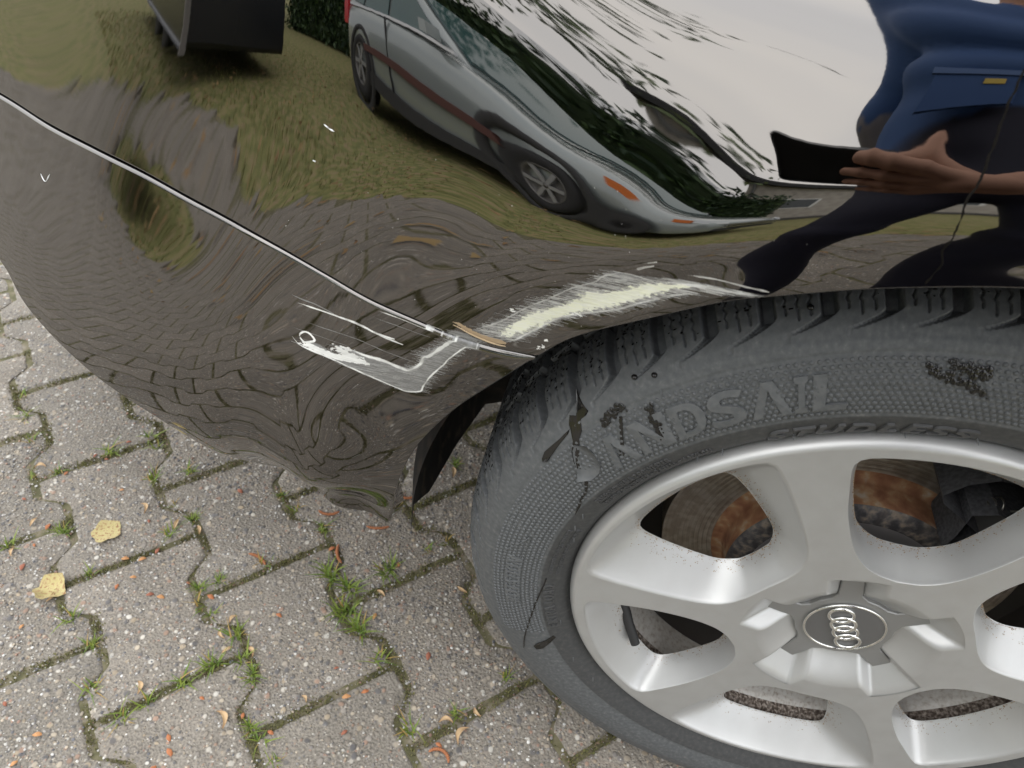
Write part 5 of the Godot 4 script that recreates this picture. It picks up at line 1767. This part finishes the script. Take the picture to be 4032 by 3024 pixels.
func build_surroundings() -> void:
	var silver := hatchback("parked_hatchback", "silver hatchback with teal glass parked on the verge facing the lens", lin(0.33, 0.365, 0.365), Vector3(-2.55, 0, 4.45), 0.36)
	var tr := thing("trailer", "low black box trailer standing on the verge left of the silver car", "trailer", Vector3(-6.55, 0, 3.05), 0.10)
	var black := mat(lin(0.012, 0.013, 0.017), 0.25)
	var steel := mat(lin(0.60, 0.61, 0.62), 0.35, 0.8)
	put("side_panel", slab(PackedVector2Array([Vector2(-2.3, 0.16), Vector2(1.75, 0.16), Vector2(1.78, 0.20), Vector2(1.78, 0.78), Vector2(-2.3, 0.78)]), -1.5, 0.0, 0.012), black, tr).position.z = 0.0
	put("front_panel", slab(PackedVector2Array([Vector2(-2.3, 0.16), Vector2(1.75, 0.16), Vector2(1.78, 0.20), Vector2(1.78, 0.78), Vector2(-2.3, 0.78)]), -0.02, 0.02, 0.012), black, tr).position.z = -1.52
	put("top_rail", box_mesh(Vector3(-2.32, 0.782, -1.545), Vector3(1.80, 0.835, -1.49)), steel, tr)
	put("corner_post", box_mesh(Vector3(1.782, 0.14, -1.545), Vector3(1.83, 0.84, -1.49)), mat(lin(0.16, 0.15, 0.14), 0.6), tr)
	put("cover", box_mesh(Vector3(-2.28, 0.79, -1.48), Vector3(1.76, 0.93, -0.02)), mat(lin(0.10, 0.115, 0.115), 0.6), tr)
	for x in [-0.5, 0.3]:
		for z in [-1.4, -0.1]:
			put("wheel", lathe([[0.02, 0.07], [0.2, 0.07], [0.25, 0.06], [0.26, 0.0], [0.25, -0.06], [0.02, -0.07]], 28, 1.0), mat(lin(0.025, 0.025, 0.026), 0.8), tr).position = Vector3(x, 0.26, z)
	# hedge and trees
	var hedge := thing("hedge", "dark clipped hedge behind the parked cars", "hedge", Vector3(-5.2, 0, 7.4))
	var T := []
	var C := []
	for i in 9000:
		var p := Vector3(rng.randf_range(-5.5, 4.2), rng.randf_range(0.0, 2.3), rng.randf_range(-0.5, 0.5))
		if rng.randf() < 0.6: p.z = -0.5 + rng.randfn(0, 0.06)
		p.y += 0.12 * wob.get_noise_2d(p.x * 60.0, 0.0)
		var s := rng.randf_range(0.09, 0.16)
		T.append(Transform3D(Basis(Vector3(rng.randfn(), rng.randfn(), rng.randfn()).normalized(), rng.randf() * TAU).scaled(Vector3(s, s, s)), p))
		C.append(Color(0.010, 0.028, 0.012).lerp(Color(0.045, 0.085, 0.02), pow(rng.randf(), 1.6)))
	multi("foliage", blade_mesh(1.0, 0.6, 0.4), vmat(0.6), T, C, hedge)
	put("thicket", box_mesh(Vector3(-5.4, 0.0, -0.36), Vector3(4.1, 2.1, 0.36)), mat(lin(0.03, 0.05, 0.018), 0.95), hedge)
	tree(Vector3(-10.5, 0, 10.5), 7.5, 2.6, Color(0.02, 0.05, 0.02), Color(0.06, 0.11, 0.03), "broad dark green tree beyond the hedge, leftmost of its row")
	tree(Vector3(-7.2, 0, 11.0), 8.5, 2.5, Color(0.03, 0.06, 0.025), Color(0.10, 0.14, 0.05), "tall mid green tree beyond the hedge")
	tree(Vector3(-5.6, 0, 10.6), 7.8, 2.3, Color(0.04, 0.07, 0.035), Color(0.15, 0.19, 0.09), "pale green loose crowned tree beside the garage")
	tree(Vector3(-14.5, 0, 9.0), 7.0, 2.8, Color(0.02, 0.045, 0.018), Color(0.06, 0.10, 0.03), "wide dark tree far along the hedge")
	# pale house with a lower garage to its left
	var g := thing("house", "pale flat roofed house with a lower garage beyond the hedge", "house", Vector3(1.0, 0, 12.6))
	var render_wall := mat(Color.WHITE, 0.9)
	render_wall.albedo_texture = noise_tex(0.01, [[0.3, lin(0.36, 0.33, 0.295)], [0.7, lin(0.43, 0.40, 0.36)]], 256, 131, 4)
	render_wall.uv1_triplanar = true
	put("wall", box_mesh(Vector3(-4.2, 0, 0.02), Vector3(7, 4.3, 5)), render_wall, g)
	put("roof", box_mesh(Vector3(-4.35, 4.3, -0.3), Vector3(7.2, 4.56, 5.3)), mat(lin(0.03, 0.03, 0.032), 0.7), g)
	put("garage_wall", box_mesh(Vector3(-8.5, 0, 0), Vector3(-4.2, 2.45, 4)), render_wall, g)
	put("garage_roof", box_mesh(Vector3(-8.7, 2.45, -0.3), Vector3(-4.22, 2.68, 4.2)), mat(lin(0.03, 0.03, 0.032), 0.7), g)
	put("plinth", box_mesh(Vector3(-4.18, 0, -0.01), Vector3(7.02, 0.42, 0.05)), mat(lin(0.10, 0.095, 0.09), 0.9), g)
	put("garage_door", box_mesh(Vector3(-7.6, 0.02, -0.03), Vector3(-5.2, 2.1, 0.05)), mat(lin(0.22, 0.22, 0.21), 0.6), g)
	for x in [-3.2, 0.4, 3.2]:
		var w := put("window", box_mesh(Vector3(x, 2.0, -0.02), Vector3(x + 1.5, 3.2, 0.06)), mat(lin(0.70, 0.70, 0.69), 0.5), g)
		put("pane", box_mesh(Vector3(x + 0.08, 2.08, -0.03), Vector3(x + 1.42, 3.12, -0.022)), mat(lin(0.05, 0.06, 0.065), 0.05), w)
	put("downpipe", tube(PackedVector3Array([Vector3(-4.0, 0.1, -0.08), Vector3(-4.0, 4.3, -0.08)]), [0.05], 8), mat(lin(0.12, 0.12, 0.12), 0.5), g)


# ---------------------------------------------------------------- the person
func capsule_d(p: Vector3, a: Vector3, b: Vector3, ra: float, rb: float) -> float:
	var d := b - a
	var t := clampf((p - a).dot(d) / maxf(d.length_squared(), 1e-9), 0, 1)
	return p.distance_to(a + d * t) - lerpf(ra, rb, t)


# bones: [from, to, radius, radius, colour]; one skin over all of them
func skin(bones: Array, cell: float, k: float, out: Dictionary) -> void:
	var lo := Vector3.INF
	var hi := -Vector3.INF
	for b in bones:
		for e in [0, 1]:
			lo = lo.min(b[e] - Vector3.ONE * (b[2 + e] + k + cell * 2))
			hi = hi.max(b[e] + Vector3.ONE * (b[2 + e] + k + cell * 2))
	var n := Vector3i(((hi - lo) / cell).ceil()) + Vector3i.ONE
	var F := PackedFloat32Array()
	F.resize(n.x * n.y * n.z)
	F.fill(1.0)
	var B := PackedFloat32Array()
	B.resize(F.size())
	B.fill(9.0)
	var W := PackedByteArray()
	W.resize(F.size())
	for q in bones.size():
		var b: Array = bones[q]
		var m := maxf(b[2], b[3]) + k + cell * 1.5
		var c0 := Vector3i(((b[0].min(b[1]) - Vector3.ONE * m - lo) / cell).floor()).clamp(Vector3i.ZERO, n - Vector3i.ONE)
		var c1 := Vector3i(((b[0].max(b[1]) + Vector3.ONE * m - lo) / cell).ceil()).clamp(Vector3i.ZERO, n - Vector3i.ONE)
		for x in range(c0.x, c1.x + 1):
			for y in range(c0.y, c1.y + 1):
				for z in range(c0.z, c1.z + 1):
					var p := lo + Vector3(x, y, z) * cell
					var d := capsule_d(p, b[0], b[1], b[2], b[3])
					var i := (x * n.y + y) * n.z + z
					var f := F[i]
					var h := maxf(k - absf(f - d), 0.0) / k
					F[i] = minf(f, d) - h * h * k * 0.25
					if d < B[i]:
						B[i] = d
						W[i] = q
	var vid := {}
	var P: PackedVector3Array = out.P
	var C: PackedColorArray = out.C
	var N: PackedVector3Array = out.N
	var I: PackedInt32Array = out.I
	var sx := n.y * n.z
	var sy := n.z
	var offs := [0, sx, sy, sx + sy, 1, sx + 1, sy + 1, sx + sy + 1]
	for x in n.x - 1:
		for y in n.y - 1:
			for z in n.z - 1:
				var i := x * sx + y * sy + z
				var neg := 0
				for o in 8:
					if F[i + offs[o]] < 0.0: neg += 1
				if neg == 0 or neg == 8: continue
				var sum := Vector3.ZERO
				var cnt := 0
				for e in [[0, 1], [2, 3], [4, 5], [6, 7], [0, 2], [1, 3], [4, 6], [5, 7], [0, 4], [1, 5], [2, 6], [3, 7]]:
					var fa := F[i + offs[e[0]]]
					var fb := F[i + offs[e[1]]]
					if (fa < 0.0) != (fb < 0.0):
						var t := fa / (fa - fb)
						var pa := Vector3(e[0] & 1, (e[0] >> 1) & 1, e[0] >> 2)
						var pb := Vector3(e[1] & 1, (e[1] >> 1) & 1, e[1] >> 2)
						sum += pa.lerp(pb, t)
						cnt += 1
				vid[i] = P.size()
				P.append(lo + (Vector3(x, y, z) + sum / cnt) * cell)
				var g := Vector3(F[i + sx] - F[i] + F[i + sx + sy + 1] - F[i + sy + 1], F[i + sy] - F[i] + F[i + sx + sy + 1] - F[i + sx + 1], F[i + 1] - F[i] + F[i + sx + sy + 1] - F[i + sx + sy])
				N.append(g.normalized())
				C.append(bones[W[i]][4])
	for i in vid:
		for e in [[sx, sy, 1], [sy, 1, sx], [1, sx, sy]]:
			var fa := F[i]
			var fb := F[i + e[0]]
			if (fa < 0.0) == (fb < 0.0): continue
			var b0: int = i - e[1]
			var b1: int = i - e[2]
			var b2: int = i - e[1] - e[2]
			if vid.has(b0) and vid.has(b1) and vid.has(b2):
				if fa < 0.0: I.append_array(PackedInt32Array([vid[i], vid[b1], vid[b2], vid[i], vid[b2], vid[b0]]))
				else: I.append_array(PackedInt32Array([vid[i], vid[b2], vid[b1], vid[i], vid[b0], vid[b2]]))
	out.P = P
	out.C = C
	out.N = N
	out.I = I


func grip(x: float, y: float, z: float) -> Vector3:
	var px := CAM_X * cos(0.13) - CAM_Y * sin(0.13)
	var py := CAM_X * sin(0.13) + CAM_Y * cos(0.13)
	return LENS + px * x + py * y + CAM_Z * z


func build_person() -> void:
	var man := thing("person", "person in a blue work vest and navy trousers holding up a phone beside the car", "person", Vector3(0.055, 0, 0.66))
	var O := Vector3(0.055, 0, 0.66)
	var flesh := Color(0.40, 0.215, 0.145)
	var navy := Color(0.016, 0.019, 0.034)
	var blue := Color(0.035, 0.085, 0.22)
	var grey := Color(0.20, 0.19, 0.205)
	var shoe := Color(0.02, 0.018, 0.016)
	var B := []
	var hip := Vector3(0.0, 0.98, 0.03)
	for s in [-1.0, 1.0]:
		var hj := hip + Vector3(0.10 * s, -0.05, 0)
		var knee := Vector3(0.125 * s, 0.52, -0.02)
		var ank := Vector3(0.14 * s, 0.10, 0.03)
		B.append([hj, knee, 0.092, 0.062, navy])
		B.append([knee, ank, 0.064, 0.052, navy])
		B.append([ank + Vector3(0, -0.055, 0.03), ank + Vector3(0.02 * s, -0.062, -0.16), 0.042, 0.036, shoe])
	B.append([hip + Vector3(-0.06, -0.01, 0), hip + Vector3(0.06, -0.01, 0), 0.125, 0.125, navy])
	B.append([hip + Vector3(-0.07, 0.10, 0), hip + Vector3(0.07, 0.10, 0), 0.125, 0.125, blue])
	B.append([Vector3(-0.085, 1.22, 0.0), Vector3(0.085, 1.22, 0.0), 0.125, 0.125, blue])
	B.append([Vector3(-0.11, 1.40, -0.05), Vector3(0.11, 1.40, -0.05), 0.115, 0.115, blue])
	B.append([Vector3(-0.13, 1.52, -0.07), Vector3(0.13, 1.52, -0.07), 0.078, 0.078, blue])
	B.append([Vector3(0, 1.55, -0.08), Vector3(0, 1.67, -0.115), 0.055, 0.052, flesh])
	var head := Vector3(0, 1.76, -0.155)
	B.append([head + Vector3(0, 0.03, 0.025), head + Vector3(0, 0.02, -0.02), 0.093, 0.085, flesh])
	B.append([head + Vector3(0, -0.05, -0.05), head + Vector3(0, -0.075, -0.06), 0.055, 0.040, flesh])
	B.append([head + Vector3(0, 0.0, -0.095), head + Vector3(0, -0.03, -0.112), 0.010, 0.014, flesh])
	for s in [-1.0, 1.0]: B.append([head + Vector3(0.088 * s, 0.005, 0.01), head + Vector3(0.09 * s, -0.03, 0.008), 0.014, 0.011, flesh])
	# left arm hangs, right arm reaches down to the phone
	B.append([Vector3(-0.18, 1.51, -0.04), Vector3(-0.20, 1.20, 0.20), 0.058, 0.046, blue])
	B.append([Vector3(-0.20, 1.20, 0.20), Vector3(-0.10, 1.05, 0.24), 0.046, 0.040, grey])
	B.append([Vector3(-0.10, 1.05, 0.24), Vector3(-0.04, 1.00, 0.22), 0.033, 0.027, flesh])
	var wr := grip(0.235, -0.030, 0.005)
	var wrist := wr - O
	var elbow := Vector3(0.235, 1.03, -0.12)
	var cuff := wrist.lerp(elbow, 0.48)
	B.append([Vector3(0.19, 1.51, -0.06), elbow, 0.060, 0.050, grey])
	B.append([elbow, cuff, 0.050, 0.046, grey])
	B.append([cuff, wrist, 0.042, 0.031, flesh])
	var out := {"P": PackedVector3Array(), "C": PackedColorArray(), "N": PackedVector3Array(), "I": PackedInt32Array()}
	skin(B, 0.0135, 0.045, out)
	# right hand round the far end of the phone, fingers on its back
	var f := func(x: float, y: float, z: float) -> Vector3: return grip(x, y, z) - O
	var H := []
	H.append([f.call(0.240, -0.030, 0.005), f.call(0.205, -0.028, -0.002), 0.030, 0.030, flesh])
	for e in [0.014, -0.010, -0.034, -0.056]:
		H.append([f.call(0.205, -0.022 + e * 0.25, -0.002), f.call(0.165, -0.006 + e, -0.016), 0.0215, 0.0122, flesh])
	var fingers := [[0.014, 0.072, 0.0098], [-0.010, 0.084, 0.0100], [-0.034, 0.078, 0.0096], [-0.056, 0.060, 0.0084]]
	for e in fingers:
		var y0: float = -0.006 + e[0]
		var L: float = e[1]
		var r: float = e[2]
		H.append([f.call(0.165, y0, -0.016), f.call(0.165 - L * 0.45, y0 + 0.006, -0.022), r * 1.18, r * 1.05, flesh])
		H.append([f.call(0.165 - L * 0.45, y0 + 0.006, -0.022), f.call(0.165 - L * 0.77, y0 + 0.007, -0.017), r * 1.05, r * 0.95, flesh])
		H.append([f.call(0.165 - L * 0.77, y0 + 0.007, -0.017), f.call(0.165 - L, y0 + 0.004, -0.010), r * 0.95, r * 0.8, flesh])
	H.append([f.call(0.205, -0.012, 0.012), f.call(0.168, 0.006, 0.026), 0.016, 0.012, flesh])
	H.append([f.call(0.168, 0.006, 0.026), f.call(0.132, 0.002, 0.024), 0.0115, 0.009, flesh])
	skin(H, 0.0030, 0.004, out)
	# left hand, relaxed
	var L0 := Vector3(-0.04, 1.00, 0.22)
	var LH := [[L0, L0 + Vector3(0.004, -0.05, -0.02), 0.025, 0.028, flesh]]
	for e in [[-0.028, 0.07], [-0.010, 0.078], [0.008, 0.073], [0.025, 0.058]]:
		var k0 := L0 + Vector3(0.004, -0.085, -0.03 + e[0])
		LH.append([L0 + Vector3(0.004, -0.05, -0.02 + e[0] * 0.6), k0, 0.014, 0.011, flesh])
		LH.append([k0, k0 + Vector3(0.008, -e[1] * 0.5, -0.004), 0.0105, 0.0095, flesh])
		LH.append([k0 + Vector3(0.008, -e[1] * 0.5, -0.004), k0 + Vector3(0.030, -e[1] * 0.9, -0.002), 0.0095, 0.0075, flesh])
	LH.append([L0 + Vector3(0.006, -0.03, -0.04), L0 + Vector3(0.014, -0.09, -0.068), 0.013, 0.009, flesh])
	skin(LH, 0.0045, 0.007, out)
	var arr := []
	arr.resize(Mesh.ARRAY_MAX)
	arr[Mesh.ARRAY_VERTEX] = out.P
	arr[Mesh.ARRAY_NORMAL] = out.N
	arr[Mesh.ARRAY_COLOR] = out.C
	arr[Mesh.ARRAY_INDEX] = out.I
	var m := ArrayMesh.new()
	m.add_surface_from_arrays(Mesh.PRIMITIVE_TRIANGLES, arr)
	put("body", m, vmat(0.75), man)
	var hair := SphereMesh.new()
	hair.radius = 0.103
	hair.height = 0.19
	put("hair", hair, mat(lin(0.05, 0.04, 0.03), 0.8), man).position = head + Vector3(0, 0.058, 0.035)
	var eye := SphereMesh.new()
	eye.radius = 0.011
	eye.height = 0.022
	for s in [-1.0, 1.0]: put("eye", eye, mat(lin(0.25, 0.24, 0.23), 0.2), man).position = head + Vector3(0.033 * s, 0.012, -0.093)
	put("mouth", box_mesh(Vector3(-0.022, -0.004, -0.004), Vector3(0.022, 0.004, 0.004)), mat(lin(0.30, 0.11, 0.09), 0.6), man).position = head + Vector3(0, -0.062, -0.108)
	var seam_m := mat(lin(0.09, 0.15, 0.30), 0.8)
	put("pocket", box_mesh(Vector3(-0.165, 1.03, -0.1205), Vector3(-0.045, 1.15, -0.112)), mat(lin(0.03, 0.075, 0.20), 0.8), man)
	put("pocket_flap", box_mesh(Vector3(-0.17, 1.14, -0.126), Vector3(-0.04, 1.165, -0.114)), seam_m, man)
	put("pocket_tag", box_mesh(Vector3(-0.095, 1.10, -0.1235), Vector3(-0.065, 1.122, -0.119)), mat(lin(0.55, 0.40, 0.08), 0.7), man)
	put("zip", tube(PackedVector3Array([Vector3(0.015, 1.02, -0.126), Vector3(0.0, 1.25, -0.127), Vector3(-0.005, 1.44, -0.127)]), [0.004], 6), seam_m, man)
	# the phone
	var ph := thing("phone", "black phone held up in the person's right hand", "phone", grip(0.062, -0.019, 0.0105))
	ph.basis = Basis(CAM_X * cos(0.13) - CAM_Y * sin(0.13), CAM_X * sin(0.13) + CAM_Y * cos(0.13), CAM_Z)
	var rc := PackedVector2Array()
	for c in [[0.074, 0.0345], [-0.074, 0.0345], [-0.074, -0.0345], [0.074, -0.0345]]:
		for k in 5:
			var a: float = atan2(signf(c[1]), signf(c[0])) - PI * 0.25 + PI * 0.5 * k / 4.0
			rc.append(Vector2(c[0] - signf(c[0]) * 0.009, c[1] - signf(c[1]) * 0.009) + Vector2.from_angle(a) * 0.009)
	var case_m := mat(lin(0.014, 0.015, 0.018), 0.35)
	put("case", slab(rc, -0.004, 0.004, 0.001), case_m, ph)
	put("screen", box_mesh(Vector3(-0.070, -0.031, 0.0041), Vector3(0.070, 0.031, 0.0045)), mat(lin(0.02, 0.02, 0.022), 0.1), ph)


# ---------------------------------------------------------------- sky
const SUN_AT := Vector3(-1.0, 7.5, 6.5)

func overcast() -> ImageTexture:
	var W := 512
	var H := 256
	var n := FastNoiseLite.new()
	n.seed = 14
	n.frequency = 1.6
	n.fractal_octaves = 5
	var im := Image.create(W, H, false, Image.FORMAT_RGBF)
	var sun_dir := SUN_AT.normalized()
	for y in H:
		var el := (0.5 - (y + 0.5) / H) * PI
		for x in W:
			var az := (x + 0.5) / W * TAU
			var d := Vector3(cos(el) * sin(az), sin(el), cos(el) * cos(az))
			var c := n.get_noise_3d(d.x * 1.2, d.y * 2.2, d.z * 1.2)
			var v := 1.0 + 0.45 * clampf(sin(maxf(el, 0.0)), 0, 1) + 0.34 * c
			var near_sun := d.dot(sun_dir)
			v += 1.5 * exp((near_sun - 1.0) * 2.6)  # glow added on the viewer side, brightens the sky mirrored in the paint
			if el < 0.0: v = 0.22
			var blue := clampf(0.5 - c * 1.6, 0.0, 1.0)
			im.set_pixel(x, y, Color(v * (1.0 - 0.06 * blue), v * (1.0 - 0.02 * blue), v * (1.0 + 0.05 * blue)) * 1.0)
	return ImageTexture.create_from_image(im)


func _ready() -> void:
	rng.seed = 20240611
	var cam := Camera3D.new()
	cam.name = "camera"
	cam.transform = Transform3D(Basis(CAM_X, CAM_Y, CAM_Z).orthonormalized(), LENS)
	cam.fov = rad_to_deg(2.0 * atan(1512.0 / 3000.3))
	cam.near = 0.05
	cam.far = 400.0
	cam.current = true
	add_child(cam)
	var lens_blur := CameraAttributesPhysical.new()
	lens_blur.frustum_focal_length = 23.81
	lens_blur.frustum_focus_distance = 0.62
	lens_blur.frustum_near = 0.05
	lens_blur.frustum_far = 400.0
	lens_blur.exposure_aperture = 11.0
	cam.attributes = lens_blur
	var env := Environment.new()
	env.background_mode = Environment.BG_SKY
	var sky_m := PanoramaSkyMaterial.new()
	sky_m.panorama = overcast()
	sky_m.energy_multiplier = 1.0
	var sky := Sky.new()
	sky.sky_material = sky_m
	env.sky = sky
	env.tonemap_mode = Environment.TONE_MAPPER_LINEAR
	env.tonemap_exposure = 1.82
	env.sdfgi_enabled = true
	env.ssao_enabled = true
	env.ssil_enabled = true
	var we := WorldEnvironment.new()
	we.name = "surroundings"
	we.environment = env
	add_child(we)
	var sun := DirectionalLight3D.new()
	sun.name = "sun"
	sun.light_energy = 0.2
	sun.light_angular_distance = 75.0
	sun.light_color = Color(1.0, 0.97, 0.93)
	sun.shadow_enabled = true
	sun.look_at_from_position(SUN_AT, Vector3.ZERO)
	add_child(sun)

	peel.seed = 2
	peel.frequency = 170.0
	peel.fractal_octaves = 2
	wob.seed = 9
	wob.frequency = 0.01
	wob.fractal_octaves = 3
	for r in BODY_NET:
		for v in r: net.append(v * 1e-4)
	build_ground()
	build_car()
	build_wheel()
	build_surroundings()
	build_person()
